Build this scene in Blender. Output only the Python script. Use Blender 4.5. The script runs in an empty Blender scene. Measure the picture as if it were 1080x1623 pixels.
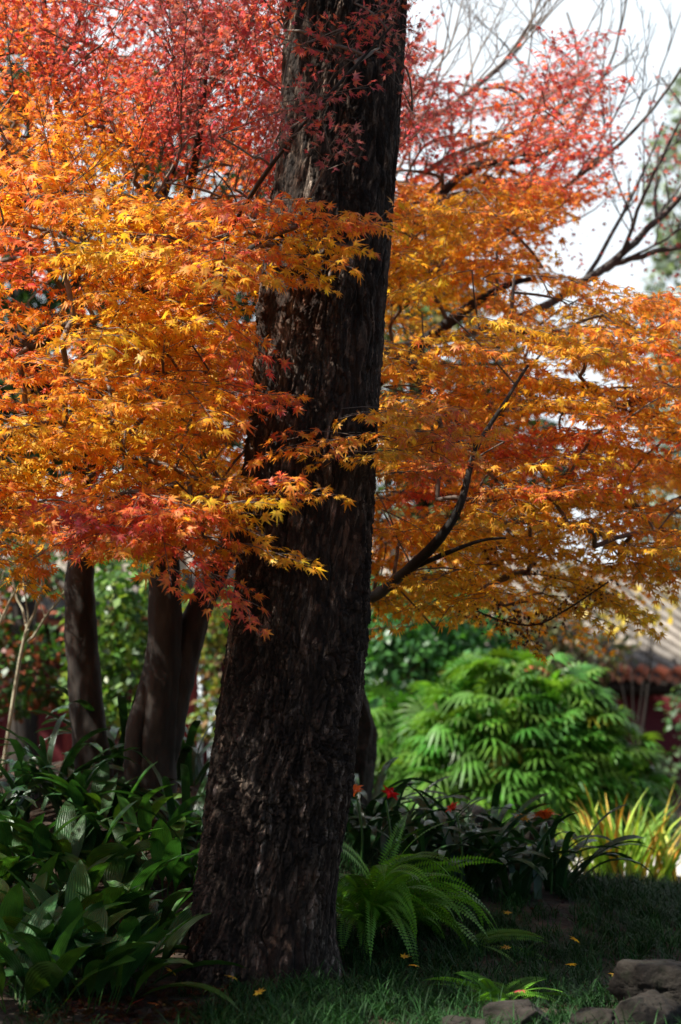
import bpy, math
import numpy as np
from mathutils import Vector

# ------------------------------------------------------------------ camera, world, sun, exposure
C = bpy.context.scene
RAD = math.radians
FPX = 3156.0                      # focal length in photograph pixels (70 mm lens on a 24x36 frame held upright)
PITCH = math.atan((1150 - 811.5) / FPX)
CAM = np.array([0.0, 0.0, 1.04])

cam_d = bpy.data.cameras.new('camera')
cam_d.sensor_fit = 'VERTICAL'; cam_d.sensor_height = 36.0; cam_d.sensor_width = 24.0; cam_d.lens = 70.0
cam_d.clip_start = 0.1; cam_d.clip_end = 2000
cam_d.dof.use_dof = True; cam_d.dof.focus_distance = 8.1; cam_d.dof.aperture_fstop = 2.1
cam = bpy.data.objects.new('camera', cam_d); C.collection.objects.link(cam)
cam.location = CAM; cam.rotation_euler = (RAD(90) + PITCH, 0, 0)
C.camera = cam

SUN_DIR = np.array([-0.56, -0.20, 0.80]); SUN_DIR /= np.linalg.norm(SUN_DIR)     # towards the sun
sun_d = bpy.data.lights.new('sun', 'SUN'); sun_d.energy = 4.9; sun_d.angle = RAD(0.5); sun_d.color = (1.0, 0.95, 0.87)
sun = bpy.data.objects.new('sun', sun_d); C.collection.objects.link(sun)
sun.rotation_euler = Vector(SUN_DIR).to_track_quat('Z', 'Y').to_euler()
sun.location = (-6, 0, 15)

W = bpy.data.worlds.new('World'); C.world = W; W.use_nodes = True
wn, wl = W.node_tree.nodes, W.node_tree.links
wn.clear()
w_out = wn.new('ShaderNodeOutputWorld'); w_bg = wn.new('ShaderNodeBackground'); w_bg.inputs['Strength'].default_value = 0.06
sky = wn.new('ShaderNodeTexSky'); sky.sky_type = 'NISHITA'; sky.sun_disc = False
sky.sun_elevation = math.asin(SUN_DIR[2]); sky.sun_rotation = math.atan2(SUN_DIR[0], SUN_DIR[1])
sky.dust_density = 2.5; sky.air_density = 1.0
w_tc = wn.new('ShaderNodeTexCoord'); w_map = wn.new('ShaderNodeMapping'); w_map.inputs['Scale'].default_value = (1, 1, 2.5)
w_n = wn.new('ShaderNodeTexNoise'); w_n.inputs['Scale'].default_value = 2.2; w_n.inputs['Detail'].default_value = 6
w_r = wn.new('ShaderNodeValToRGB'); w_r.color_ramp.elements[0].position = 0.30; w_r.color_ramp.elements[1].position = 0.62
w_mix = wn.new('ShaderNodeMixRGB'); w_mix.inputs['Color2'].default_value = (7.9, 8.7, 9.3, 1)     # thin bright cloud
wl.new(w_tc.outputs['Generated'], w_map.inputs['Vector']); wl.new(w_map.outputs['Vector'], w_n.inputs['Vector'])
w_dot = wn.new('ShaderNodeVectorMath'); w_dot.operation = 'DOT_PRODUCT'; w_dot.inputs[1].default_value = (0.33, 0.92, 0.22)   # the cloud bank stands ahead
w_add = wn.new('ShaderNodeMath'); w_add.operation = 'MULTIPLY_ADD'; w_add.inputs[1].default_value = 0.55
wl.new(w_tc.outputs['Generated'], w_dot.inputs[0]); wl.new(w_n.outputs['Fac'], w_add.inputs[0]); wl.new(w_dot.outputs['Value'], w_add.inputs[2])
w_r.color_ramp.elements[0].position = 0.86; w_r.color_ramp.elements[1].position = 1.06
wl.new(w_add.outputs[0], w_r.inputs['Fac']); wl.new(w_r.outputs['Color'], w_mix.inputs['Fac'])
wl.new(sky.outputs['Color'], w_mix.inputs['Color1']); wl.new(w_mix.outputs['Color'], w_bg.inputs['Color'])
wl.new(w_bg.outputs['Background'], w_out.inputs['Surface'])

C.view_settings.view_transform = 'Standard'; C.view_settings.look = 'None'
C.view_settings.exposure = 1.2; C.view_settings.gamma = 1.0
C.render.engine = 'CYCLES'
cy = C.cycles
cy.max_bounces = 6; cy.diffuse_bounces = 3; cy.glossy_bounces = 2; cy.transmission_bounces = 4
cy.transparent_max_bounces = 4; cy.caustics_reflective = False; cy.caustics_refractive = False
cy.use_denoising = True

# ------------------------------------------------------------------ helpers
rng = np.random.default_rng(7)
UP = np.array([0., 0., 1.])
cp, sp = math.cos(PITCH), math.sin(PITCH)

def P(px, py, Y):
    """the point of the place that stands Y metres ahead and is seen at photograph pixel (px, py)"""
    a = (px - 540.0) / FPX; b = (811.5 - py) / FPX
    d = np.array([a, cp - b * sp, sp + b * cp])
    return CAM + d * (Y / d[1])

def proj(p):
    q = np.atleast_2d(p) - CAM
    dep = q[:, 1] * cp + q[:, 2] * sp
    upc = -q[:, 1] * sp + q[:, 2] * cp
    return np.stack([540 + FPX * q[:, 0] / dep, 811.5 - FPX * upc / dep], 1)

def nrm(v):
    v = np.asarray(v, float)
    return v / (np.linalg.norm(v, axis=-1, keepdims=True) + 1e-12)

def hash3(i, j, k):
    h = (i * 374761393 + j * 668265263 + k * 2147483647 + 1013904223) & 0xffffffff
    h = ((h ^ (h >> 13)) * 1274126177) & 0xffffffff
    h = ((h ^ (h >> 16)) * 2246822519) & 0xffffffff
    return ((h ^ (h >> 15)) & 0xffffff) / float(0xffffff)

def noise3(p):
    p = np.asarray(p, float); f = np.floor(p); i = f.astype(np.int64); u = p - f; u = u * u * (3 - 2 * u)
    r = 0
    for dx in (0, 1):
        for dy in (0, 1):
            for dz in (0, 1):
                w = (u[..., 0] if dx else 1 - u[..., 0]) * (u[..., 1] if dy else 1 - u[..., 1]) * (u[..., 2] if dz else 1 - u[..., 2])
                r = r + w * hash3(i[..., 0] + dx, i[..., 1] + dy, i[..., 2] + dz)
    return r

def fbm(p, o=3):
    s = 0; a = .5; p = np.asarray(p, float)
    for k in range(o):
        s = s + a * noise3(p * 2 ** k + 17.3 * k); a *= .5
    return s / (1 - .5 ** o)

class MB:
    """collects geometry for ONE mesh object"""
    def __init__(s): s.V = []; s.F = {}; s.c = []; s.uv = []; s.n = 0
    def add(s, V, F, col=(1, 1, 1), uv=None):
        V = np.asarray(V, float).reshape(-1, 3); F = np.asarray(F, int)
        s.V.append(V); s.F.setdefault(F.shape[1], []).append(F + s.n)
        col = np.asarray(col, float)
        s.c.append(np.broadcast_to(col, (len(V), 3)) if col.ndim == 1 else col)
        s.uv.append(np.zeros((len(V), 2)) if uv is None else uv)
        s.n += len(V)
    def box(s, x0, x1, y0, y1, z0, z1, col=(1, 1, 1)):
        V = [(x, y, z) for z in (z0, z1) for y in (y0, y1) for x in (x0, x1)]
        s.add(V, [(0, 2, 3, 1), (4, 5, 7, 6), (0, 1, 5, 4), (2, 6, 7, 3), (0, 4, 6, 2), (1, 3, 7, 5)], col)
    def build(s, name, mat, parent=None, smooth=False, xf=None):
        V = np.concatenate(s.V); me = bpy.data.meshes.new(name)
        loops = []; tot = []
        for k, fs in s.F.items():
            f = np.concatenate(fs); loops.append(f.ravel()); tot.append(np.full(len(f), k))
        loops = np.concatenate(loops).astype(np.int32); tot = np.concatenate(tot).astype(np.int32)
        me.vertices.add(len(V)); me.vertices.foreach_set('co', V.astype(np.float32).ravel())
        me.loops.add(len(loops)); me.loops.foreach_set('vertex_index', loops)
        st = np.concatenate([[0], np.cumsum(tot)[:-1]]).astype(np.int32)
        me.polygons.add(len(tot)); me.polygons.foreach_set('loop_start', st); me.polygons.foreach_set('loop_total', tot)
        if smooth: me.polygons.foreach_set('use_smooth', np.ones(len(tot), bool))
        me.update(calc_edges=True)
        c = np.concatenate([np.concatenate(s.c), np.ones((len(V), 1))], 1).astype(np.float32)
        me.attributes.new('tint', 'FLOAT_COLOR', 'POINT').data.foreach_set('color', c.ravel())
        uv = np.concatenate(s.uv).astype(np.float32)
        if np.any(uv): me.attributes.new('leaf_uv', 'FLOAT2', 'POINT').data.foreach_set('vector', uv.ravel())
        me.validate(); me.materials.append(mat)
        o = bpy.data.objects.new(name, me); C.collection.objects.link(o)
        if parent is not None: o.parent = parent
        return o

def tag(o, label, cat, group=None, kind=None):
    o['label'] = label; o['category'] = cat
    if group: o['group'] = group
    if kind: o['kind'] = kind
    return o

def thing(name, label, cat, loc=(0, 0, 0), rz=0, group=None):
    o = bpy.data.objects.new(name, None); C.collection.objects.link(o)
    o.location = loc; o.rotation_euler = (0, 0, rz); o.empty_display_size = .1
    return tag(o, label, cat, group)

def dup(o, loc, rz, scale, label):
    """a copy of a thing with copies of its parts and sub-parts"""
    def cp_(x, par):
        n = x.copy(); C.collection.objects.link(n)
        if par is not None: n.parent = par
        for ch in list(x.children): cp_(ch, n)
        return n
    n = cp_(o, None); n.location = loc; n.rotation_euler = (0, 0, rz); n.scale = scale; n['label'] = label
    return n

def tube(mb, pts, rad, sides=6, col=(1, 1, 1), cap=True):
    pts = np.asarray(pts, float); n = len(pts); rad = np.broadcast_to(np.asarray(rad, float), (n,))
    t = nrm(np.gradient(pts, axis=0)); a = np.empty((n, 3))
    ref = np.array([1., 0, 0]) if abs(t[0, 0]) < .8 else np.array([0, 1., 0])
    a[0] = nrm(ref - t[0] * (ref @ t[0]))
    for i in range(1, n): a[i] = nrm(a[i - 1] - t[i] * (a[i - 1] @ t[i]))
    b = np.cross(t, a); th = np.arange(sides) * 2 * math.pi / sides
    V = pts[:, None] + rad[:, None, None] * (np.cos(th)[None, :, None] * a[:, None] + np.sin(th)[None, :, None] * b[:, None])
    i = np.arange(n - 1)[:, None] * sides; j = np.arange(sides)[None]; k = (j + 1) % sides
    F = np.stack([i + j, i + k, i + sides + k, i + sides + j], -1).reshape(-1, 4)
    mb.add(V.reshape(-1, 3), F, col)
    if cap: mb.add(V[-1], [list(range(sides))], col)

def smooth_line(pts, n):
    """Catmull-Rom through the points"""
    p = np.asarray(pts, float); p = np.vstack([2 * p[0] - p[1], p, 2 * p[-1] - p[-2]]); m = len(p) - 3
    u = np.linspace(0, m - 1e-6, n); i = u.astype(int); f = (u - i)[:, None]
    a, b, c, d = p[i], p[i + 1], p[i + 2], p[i + 3]
    return .5 * (2 * b + (c - a) * f + (2 * a - 5 * b + 4 * c - d) * f ** 2 + (3 * b - a - 3 * c + d) * f ** 3)

def ribbon(mb, base, az, el, bend, L, wid, fold=.25, seg=8, twist=0, col=(1, 1, 1), side_curl=0):
    """one blade: a strip that leaves base at azimuth az and elevation el, bends down by bend radians; wid(t) = half width"""
    t = np.linspace(0, 1, seg + 1); e = el - bend * t ** 1.4
    a = az + side_curl * t
    ds = L / seg
    st = np.stack([np.cos(e) * np.cos(a), np.cos(e) * np.sin(a), np.sin(e)], 1)
    pts = np.vstack([[0, 0, 0], np.cumsum(st[:-1] * ds, 0)]) + base
    nn = np.stack([-np.sin(e) * np.cos(a), -np.sin(e) * np.sin(a), np.cos(e)], 1)
    ss = np.cross(st, nn)
    tw = twist * t[:, None]
    s2 = ss * np.cos(tw) + nn * np.sin(tw); n2 = -ss * np.sin(tw) + nn * np.cos(tw)
    w = wid(t)[:, None]
    V = np.stack([pts - s2 * w + n2 * w * fold, pts, pts + s2 * w + n2 * w * fold], 1).reshape(-1, 3)
    i = np.arange(seg)[:, None] * 3
    F = np.concatenate([i + np.array([[0, 1, 4, 3]]), i + np.array([[1, 2, 5, 4]])])
    uv = np.stack([np.tile([0.02, .5, 1.], seg + 1), np.repeat(t, 3) + .01], 1)
    mb.add(V, F, col, uv)
    return pts

# ------------------------------------------------------------------ materials
def new_mat(name):
    m = bpy.data.materials.new(name); m.use_nodes = True
    n, l = m.node_tree.nodes, m.node_tree.links
    n.clear(); return m, n, l

def leaf_mat(name, base=(1, 1, 1), rough=.45, trans=.35, tcol=(1, 1, 1), spec=.5, noise_scale=20, vary=.35, veins=0, hue=0):
    """thin leaf: tint attribute x base colour, broken up by noise; part of the light passes through"""
    m, n, l = new_mat(name)
    at = n.new('ShaderNodeAttribute'); at.attribute_name = 'tint'
    mul = n.new('ShaderNodeMixRGB'); mul.blend_type = 'MULTIPLY'; mul.inputs['Fac'].default_value = 1
    mul.inputs['Color2'].default_value = (*base, 1); l.new(at.outputs['Color'], mul.inputs['Color1'])
    tc = n.new('ShaderNodeTexCoord'); nz = n.new('ShaderNodeTexNoise'); nz.inputs['Scale'].default_value = noise_scale; nz.inputs['Detail'].default_value = 4
    l.new(tc.outputs['Object'], nz.inputs['Vector'])
    mr = n.new('ShaderNodeMapRange'); mr.inputs['From Min'].default_value = .3; mr.inputs['From Max'].default_value = .7
    mr.inputs['To Min'].default_value = 1 - vary; mr.inputs['To Max'].default_value = 1 + vary; l.new(nz.outputs['Fac'], mr.inputs['Value'])
    hs = n.new('ShaderNodeHueSaturation'); l.new(mul.outputs['Color'], hs.inputs['Color']); l.new(mr.outputs['Result'], hs.inputs['Value'])
    if hue:
        h2 = n.new('ShaderNodeMapRange'); h2.inputs['From Min'].default_value = .35; h2.inputs['From Max'].default_value = .65; h2.inputs['To Min'].default_value = .5 - hue; h2.inputs['To Max'].default_value = .5 + hue
        n3_ = n.new('ShaderNodeTexNoise'); n3_.inputs['Scale'].default_value = noise_scale * .6; l.new(tc.outputs['Object'], n3_.inputs['Vector']); l.new(n3_.outputs['Fac'], h2.inputs['Value']); l.new(h2.outputs['Result'], hs.inputs['Hue'])
    pb = n.new('ShaderNodeBsdfPrincipled'); pb.inputs['Roughness'].default_value = rough; pb.inputs['Specular IOR Level'].default_value = spec
    l.new(hs.outputs['Color'], pb.inputs['Base Color'])
    if veins:
        uva = n.new('ShaderNodeAttribute'); uva.attribute_name = 'leaf_uv'
        sx = n.new('ShaderNodeSeparateXYZ'); l.new(uva.outputs['Vector'], sx.inputs['Vector'])
        ml = n.new('ShaderNodeMath'); ml.operation = 'MULTIPLY'; ml.inputs[1].default_value = veins; l.new(sx.outputs['X'], ml.inputs[0])
        sn = n.new('ShaderNodeMath'); sn.operation = 'SINE'; l.new(ml.outputs[0], sn.inputs[0])
        bp = n.new('ShaderNodeBump'); bp.inputs['Strength'].default_value = .35; bp.inputs['Distance'].default_value = .004
        l.new(sn.outputs[0], bp.inputs['Height']); l.new(bp.outputs['Normal'], pb.inputs['Normal'])
    tr = n.new('ShaderNodeBsdfTranslucent')
    m2 = n.new('ShaderNodeMixRGB'); m2.blend_type = 'MULTIPLY'; m2.inputs['Fac'].default_value = 1; m2.inputs['Color2'].default_value = (*tcol, 1)
    l.new(hs.outputs['Color'], m2.inputs['Color1']); l.new(m2.outputs['Color'], tr.inputs['Color'])
    mx = n.new('ShaderNodeMixShader'); mx.inputs['Fac'].default_value = trans
    l.new(pb.outputs['BSDF'], mx.inputs[1]); l.new(tr.outputs['BSDF'], mx.inputs[2])
    o = n.new('ShaderNodeOutputMaterial'); l.new(mx.outputs['Shader'], o.inputs['Surface'])
    return m

def rough_mat(name, cols, scale=(1, 1, 1), nscale=8, rough=.85, bump=.5, bdist=.02, use_tint=False, detail=8, spec=.3, ramp=None):
    """solid rough surface (bark, stone, soil, plaster): noise ramp between the colours, and bump"""
    m, n, l = new_mat(name)
    tc = n.new('ShaderNodeTexCoord'); mp = n.new('ShaderNodeMapping'); mp.inputs['Scale'].default_value = scale
    l.new(tc.outputs['Object'], mp.inputs['Vector'])
    nz = n.new('ShaderNodeTexNoise'); nz.inputs['Scale'].default_value = nscale; nz.inputs['Detail'].default_value = detail; nz.inputs['Roughness'].default_value = .65
    l.new(mp.outputs['Vector'], nz.inputs['Vector'])
    cr = n.new('ShaderNodeValToRGB'); k = len(cols)
    pos = ramp or [.32 + .36 * i / max(1, k - 1) for i in range(k)]
    while len(cr.color_ramp.elements) < k: cr.color_ramp.elements.new(.5)
    for i in range(k):
        cr.color_ramp.elements[i].position = pos[i]; cr.color_ramp.elements[i].color = (*cols[i], 1)
    l.new(nz.outputs['Fac'], cr.inputs['Fac'])
    pb = n.new('ShaderNodeBsdfPrincipled'); pb.inputs['Roughness'].default_value = rough; pb.inputs['Specular IOR Level'].default_value = spec
    src = cr.outputs['Color']
    if use_tint:
        at = n.new('ShaderNodeAttribute'); at.attribute_name = 'tint'
        mul = n.new('ShaderNodeMixRGB'); mul.blend_type = 'MULTIPLY'; mul.inputs['Fac'].default_value = 1
        l.new(src, mul.inputs['Color1']); l.new(at.outputs['Color'], mul.inputs['Color2']); src = mul.outputs['Color']
    l.new(src, pb.inputs['Base Color'])
    n2 = n.new('ShaderNodeTexNoise'); n2.inputs['Scale'].default_value = nscale * 2.3; n2.inputs['Detail'].default_value = 8; l.new(mp.outputs['Vector'], n2.inputs['Vector'])
    bp = n.new('ShaderNodeBump'); bp.inputs['Strength'].default_value = bump; bp.inputs['Distance'].default_value = bdist
    l.new(n2.outputs['Fac'], bp.inputs['Height']); l.new(bp.outputs['Normal'], pb.inputs['Normal'])
    o = n.new('ShaderNodeOutputMaterial'); l.new(pb.outputs['BSDF'], o.inputs['Surface'])
    return m

def bark_mat():
    m, n, l = new_mat('furrowed_bark')
    tc = n.new('ShaderNodeTexCoord')
    def noise(scale, sc, det=8):
        mp = n.new('ShaderNodeMapping'); mp.inputs['Scale'].default_value = sc; l.new(tc.outputs['Object'], mp.inputs['Vector'])
        z = n.new('ShaderNodeTexNoise'); z.inputs['Scale'].default_value = scale; z.inputs['Detail'].default_value = det; z.inputs['Roughness'].default_value = .65
        l.new(mp.outputs['Vector'], z.inputs['Vector']); return z.outputs['Fac']
    def ramp(src, stops):
        c = n.new('ShaderNodeValToRGB'); e = c.color_ramp.elements
        while len(e) < len(stops): e.new(.5)
        for i, (p, col) in enumerate(stops): e[i].position = p; e[i].color = (*col, 1)
        l.new(src, c.inputs['Fac']); return c.outputs['Color']
    def mix(a, b, f):
        x = n.new('ShaderNodeMixRGB'); l.new(f, x.inputs['Fac']); l.new(a, x.inputs['Color1']); l.new(b, x.inputs['Color2']); return x.outputs['Color']
    dark = ramp(noise(40, (1, 1, .24)), [(.32, (.011, .008, .006)), (.47, (.026, .019, .014)), (.6, (.06, .043, .032)), (.71, (.30, .235, .18))])
    rust = ramp(noise(46, (1, 1, .28)), [(.35, (.02, .010, .006)), (.55, (.07, .034, .018)), (.72, (.17, .085, .05))])
    grey = ramp(noise(60, (1, 1, .35)), [(.40, (.022, .018, .014)), (.55, (.10, .083, .066)), (.68, (.42, .36, .30))])
    k1 = ramp(noise(2.6, (1, 1, .5), 5), [(.52, (0, 0, 0)), (.68, (.75, .75, .75))]); k2 = ramp(noise(5.5, (1, 1, .4), 6), [(.55, (0, 0, 0)), (.66, (.8, .8, .8))])
    c = mix(mix(dark, rust, k1), grey, k2)
    at = n.new('ShaderNodeAttribute'); at.attribute_name = 'tint'; mu = n.new('ShaderNodeMixRGB'); mu.blend_type = 'MULTIPLY'; mu.inputs['Fac'].default_value = 1
    l.new(c, mu.inputs['Color1']); l.new(at.outputs['Color'], mu.inputs['Color2']); c = mu.outputs['Color']
    pb = n.new('ShaderNodeBsdfPrincipled'); pb.inputs['Roughness'].default_value = .9; pb.inputs['Specular IOR Level'].default_value = .25; l.new(c, pb.inputs['Base Color'])
    bp = n.new('ShaderNodeBump'); bp.inputs['Strength'].default_value = .9; bp.inputs['Distance'].default_value = .01; l.new(noise(95, (1, 1, .35)), bp.inputs['Height']); l.new(bp.outputs['Normal'], pb.inputs['Normal'])
    o = n.new('ShaderNodeOutputMaterial'); l.new(pb.outputs['BSDF'], o.inputs['Surface']); return m
M_bark = bark_mat()
M_maple_bark = rough_mat('maple_bark', [(.010, .008, .006), (.022, .017, .013), (.045, .035, .026)], (1, 1, .25), 14, .8, .4, .006)
M_twig = rough_mat('maple_twig', [(.06, .045, .035), (.20, .155, .12)], (1, 1, 1), 12, .7, .2, .002)
M_pale_bark = rough_mat('pale_bark', [(.12, .10, .085), (.26, .23, .2)], (1, 1, .4), 12, .75, .3, .003)
M_dark_limb = rough_mat('dark_limb', [(.045, .038, .033), (.11, .10, .09)], (1, 1, .4), 12, .75, .3, .003)
M_pale_stem = rough_mat('pale_stem', [(.24, .23, .15), (.38, .36, .25)], (1, 1, .4), 12, .7, .2, .003)
M_soil = rough_mat('soil_with_litter', [(.018, .013, .009), (.04, .028, .018), (.085, .05, .028)], (1, 1, 1), 9, .95, .8, .03)
M_stone = rough_mat('weathered_stone', [(.011, .014, .005), (.016, .013, .009), (.022, .018, .014), (.048, .040, .032)], (1, 1, 1), 7, .9, .8, .03)
M_paving = rough_mat('pale_paving', [(.32, .30, .27), (.46, .44, .4)], (1, 1, 1), 6, .9, .3, .005)
M_red_wall = rough_mat('red_plaster', [(.11, .014, .018), (.16, .022, .026)], (1, 1, .6), 3, .8, .2, .006)
M_red_wood = rough_mat('red_paint', [(.18, .02, .018), (.26, .035, .028)], (1, 1, .2), 5, .6, .2, .003)
M_tile = rough_mat('roof_tile', [(.12, .10, .082), (.22, .19, .155), (.34, .30, .25)], (1, 1, 1), 5, .55, .3, .01, use_tint=True)
M_dark = rough_mat('dark_timber', [(.02, .015, .012), (.045, .035, .03)], (1, 1, .3), 6, .8, .2, .005)
M_metal = rough_mat('grey_painted_metal', [(.38, .45, .5), (.5, .56, .6)], (1, 1, 1), 4, .45, .1, .002)

M_maple = leaf_mat('maple_leaf', (1, 1, 1),   .5, .55, (1.12, 1.06, .8), .35, 60, .28, hue=.022)
M_broad = leaf_mat('broad_leaf', (.034, .108, .023), .42, .26, (1.3, 1.3, .5), .32, 12, .35, veins=60)
M_strap = leaf_mat('strap_leaf', (.018, .058, .020), .28, .16, (1.3, 1.4, .5), .45, 10, .3, veins=40)
M_lily = leaf_mat('lily_leaf', (1, 1, 1), .4, .35, (1.1, 1.1, .6), .4, 10, .25, veins=30)
M_fern = leaf_mat('fern_leaf', (.12, .30, .03), .45, .42, (1.2, 1.3, .5), .3, 12, .3)
M_grass = leaf_mat('grass_blade', (.014, .052, .011), .6, .2, (1.2, 1.2, .6), .2, 6, .4)
M_palm = leaf_mat('palm_leaf', (.075, .23, .03), .45, .4, (1.3, 1.25, .5), .4, 6, .3)
M_bush = leaf_mat('bush_leaf', (1, 1, 1), .42, .3, (1.2, 1.3, .5), .4, 3, .35)
M_needle = leaf_mat('evergreen_leaf', (.02, .045, .016), .5, .15, (1.2, 1.2, .6), .3, 3, .4)
M_petal = leaf_mat('flower_petal', (1, 1, 1), .45, .35, (1, 1, 1), .3, 20, .15)

# ------------------------------------------------------------------ ground
def ground_z(x, y):
    x = np.asarray(x, float); y = np.asarray(y, float)
    z = .85 * np.exp(-((x + 1.3) / 1.5) ** 2 - ((y - 10.8) / 1.9) ** 2)
    z = z + .20 * np.exp(-((x - 1.0) / 1.5) ** 2 - ((y - 10.2) / 1.2) ** 2)
    z = z - .30 / (1 + np.exp(-(6.2 - y) * 6))                        # the bed drops to the walk in front of it
    near = np.exp(-((x) / 6) ** 2 - ((y - 9) / 6) ** 2)
    z = z + near * .06 * (fbm(np.stack([x * 1.7, y * 1.7, x * 0], -1), 3) - .5)
    return z

gx = np.unique(np.concatenate([-np.geomspace(6, 400, 18), np.arange(-6, 6.01, .1), np.geomspace(6, 400, 18)]))
gy = np.unique(np.concatenate([-np.geomspace(1, 200, 12), np.arange(-1, 20.01, .1), np.geomspace(20, 700, 20)]))
GX, GY = np.meshgrid(gx, gy)
mb = MB(); nx, ny = len(gx), len(gy)
ii = np.arange(ny - 1)[:, None] * nx + np.arange(nx - 1)[None]
mb.add(np.stack([GX, GY, ground_z(GX, GY)], -1).reshape(-1, 3), np.stack([ii, ii + 1, ii + nx + 1, ii + nx], -1).reshape(-1, 4))
o = mb.build('ground', M_soil, smooth=True); o['kind'] = 'structure'

# paved path beyond the bed, at the right
mb = MB()
xs = np.linspace(1.0, 12, 60); edge0 = 13.5 + .25 * np.sin(xs * .7); edge1 = edge0 + 2.6
V = np.concatenate([np.stack([xs, edge0, ground_z(xs, edge0) + .012], 1), np.stack([xs, edge1, ground_z(xs, edge1) + .012], 1)])
i = np.arange(59); mb.add(V, np.stack([i, i + 1, i + 61, i + 60], 1))
o = mb.build('path', M_paving); o['kind'] = 'structure'

# ------------------------------------------------------------------ the big leaning trunk
TL = np.array([(0, 450), (250, 437), (480, 414), (660, 401), (820, 388), (1000, 366), (1150, 346), (1300, 325), (1400, 312), (1480, 301), (1540, 291), (1600, 280)], float)
TR = np.array([(0, 648), (150, 640), (330, 628), (570, 612), (760, 598), (960, 585), (1100, 571), (1250, 558), (1400, 540), (1480, 535), (1560, 533), (1600, 535)], float)
TY = 8.0
rows = np.concatenate([np.linspace(1600, 0, 60)])
cz, cx, cr_ = [], [], []
for py in rows:
    l_ = np.interp(py, TL[:, 0], TL[:, 1]); r_ = np.interp(py, TR[:, 0], TR[:, 1])
    a = P(l_, py, TY); b = P(r_, py, TY); cz.append(a[2]); cx.append((a[0] + b[0]) / 2); cr_.append((b[0] - a[0]) / 2)
cz, cx, cr_ = map(np.array, (cz, cx, cr_))
kx = (cx[-1] - cx[-20]) / (cz[-1] - cz[-20])
TOPZ = 12.5
cz2 = np.concatenate([[-.4], cz, np.linspace(cz[-1] + .3, TOPZ, 30)])
cx2 = np.concatenate([[cx[0]], cx, cx[-1] + (np.linspace(cz[-1] + .3, TOPZ, 30) - cz[-1]) * kx * .5])
cr2 = np.concatenate([[cr_[0] * 1.1], cr_, np.linspace(cr_[-1] * .98, .06, 30)])
def trunk_axis(z): return np.interp(z, cz2, cx2), np.interp(z, cz2, cr2)
zz = np.concatenate([np.arange(-.3, 4.35, .0042), np.arange(4.4, TOPZ + .01, .06)]); Mth = 440
th = np.arange(Mth) * 2 * math.pi / Mth
Zg, Tg = np.meshgrid(zz, th, indexing='ij')
ax, ar = trunk_axis(Zg)
q = np.stack([.27 * np.cos(Tg), .27 * np.sin(Tg), Zg], -1)
warp = (fbm(q * np.array([9, 9, 5.]), 2)[..., None] - .5) * np.array([.05, .05, .2]) + (noise3(q * np.array([40, 40, 16.]) + 5)[..., None] - .5) * np.array([.016, .016, .07])
qq = q + warp
n1 = fbm(qq * np.array([19, 19, 2.3]), 2); n2 = fbm(qq * np.array([42, 42, 6.5]) + 31, 2); n3 = noise3(qq * np.array([95, 95, 22.]) + 77)
n4 = noise3(q * np.array([170, 170, 70.])); cross = fbm(qq * np.array([24, 24, 14.]) + 55, 2); fl = fbm(qq * np.array([34, 34, 9.]) + 91, 2)
f1 = np.clip(np.abs(n1 - .5) / .09, 0, 1); f2 = np.clip(np.abs(n2 - .5) / .10, 0, 1); f3 = np.clip(np.abs(cross - .5) / .045, 0, 1)
ter = fl * 7; ter = (np.floor(ter) + np.clip((ter % 1) * 5, 0, 1)) / 7                # flakes lie over one another like scales
def scales(nu, vz, seed, wa):
    """overlapping bark scales on the unrolled trunk: height and a colour for every scale"""
    U = (Tg / (2 * math.pi) + warp[..., 0] * wa) * nu; Vv = (Zg + warp[..., 2] * wa * 1.5) * vz; iu = np.floor(U); iv = np.floor(Vv)
    b1 = np.full(U.shape, 9.); b2 = np.full(U.shape, 9.); idu = np.zeros(U.shape, np.int64); idv = np.zeros(U.shape, np.int64); lv = np.zeros(U.shape)
    for du in (-1, 0, 1):
        for dv in (-1, 0, 1):
            cu, cv = (iu + du).astype(np.int64), (iv + dv).astype(np.int64); cm = cu % nu
            pu, pv = cu + .1 + .8 * hash3(cm, cv, seed + cm * 0), cv + .1 + .8 * hash3(cm, cv, seed + 1 + cm * 0)
            d = np.abs(U - pu) * .8 + np.hypot(U - pu, Vv - pv) * .6; m = d < b1
            b2 = np.where(m, b1, np.minimum(b2, d)); idu = np.where(m, cm, idu); idv = np.where(m, cv, idv); lv = np.where(m, Vv - pv, lv); b1 = np.where(m, d, b1)
    e = np.clip((b2 - b1) / .15, 0, 1); h = hash3(idu, idv, seed + 2 + idu * 0)
    return e ** .6 * (.35 + .65 * h - .35 * lv), hash3(idu, idv, seed + 3 + idu * 0)
s1, c1 = scales(58, 13, 100, .8); s2, c2 = scales(120, 30, 300, .9)
big = fbm(q * np.array([6, 6, 1.1]) + 13, 2); n0 = fbm((q + warp * 1.6) * np.array([11, 11, 1.25]) + 3, 2); f0 = np.clip(np.abs(n0 - .5) / .05, 0, 1)
amt = np.clip((big - .3) * 2.2, .25, 1.1)
disp = .015 * f0 ** .6 + .009 * f1 ** .7 + amt * (.003 * f2 + .017 * s1 + .016 * s2 + .004 * n3) - .012 + .004 * n4 + .045 * (fbm(q * np.array([3, 3, .8]), 2) - .5) - .012
flare = .055 * np.clip((.35 - Zg) / .5, 0, 1) ** 1.5 * (1 + 1.2 * np.sin(Tg * 5 + 1))
rr = ar + (disp - np.percentile(disp, 78)) * 1.25 + flare
V = np.stack([ax + rr * np.cos(Tg), TY + rr * np.sin(Tg), Zg], -1).reshape(-1, 3)
K = len(zz); i = np.arange(K - 1)[:, None] * Mth; j = np.arange(Mth)[None]; k = (j + 1) % Mth
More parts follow.
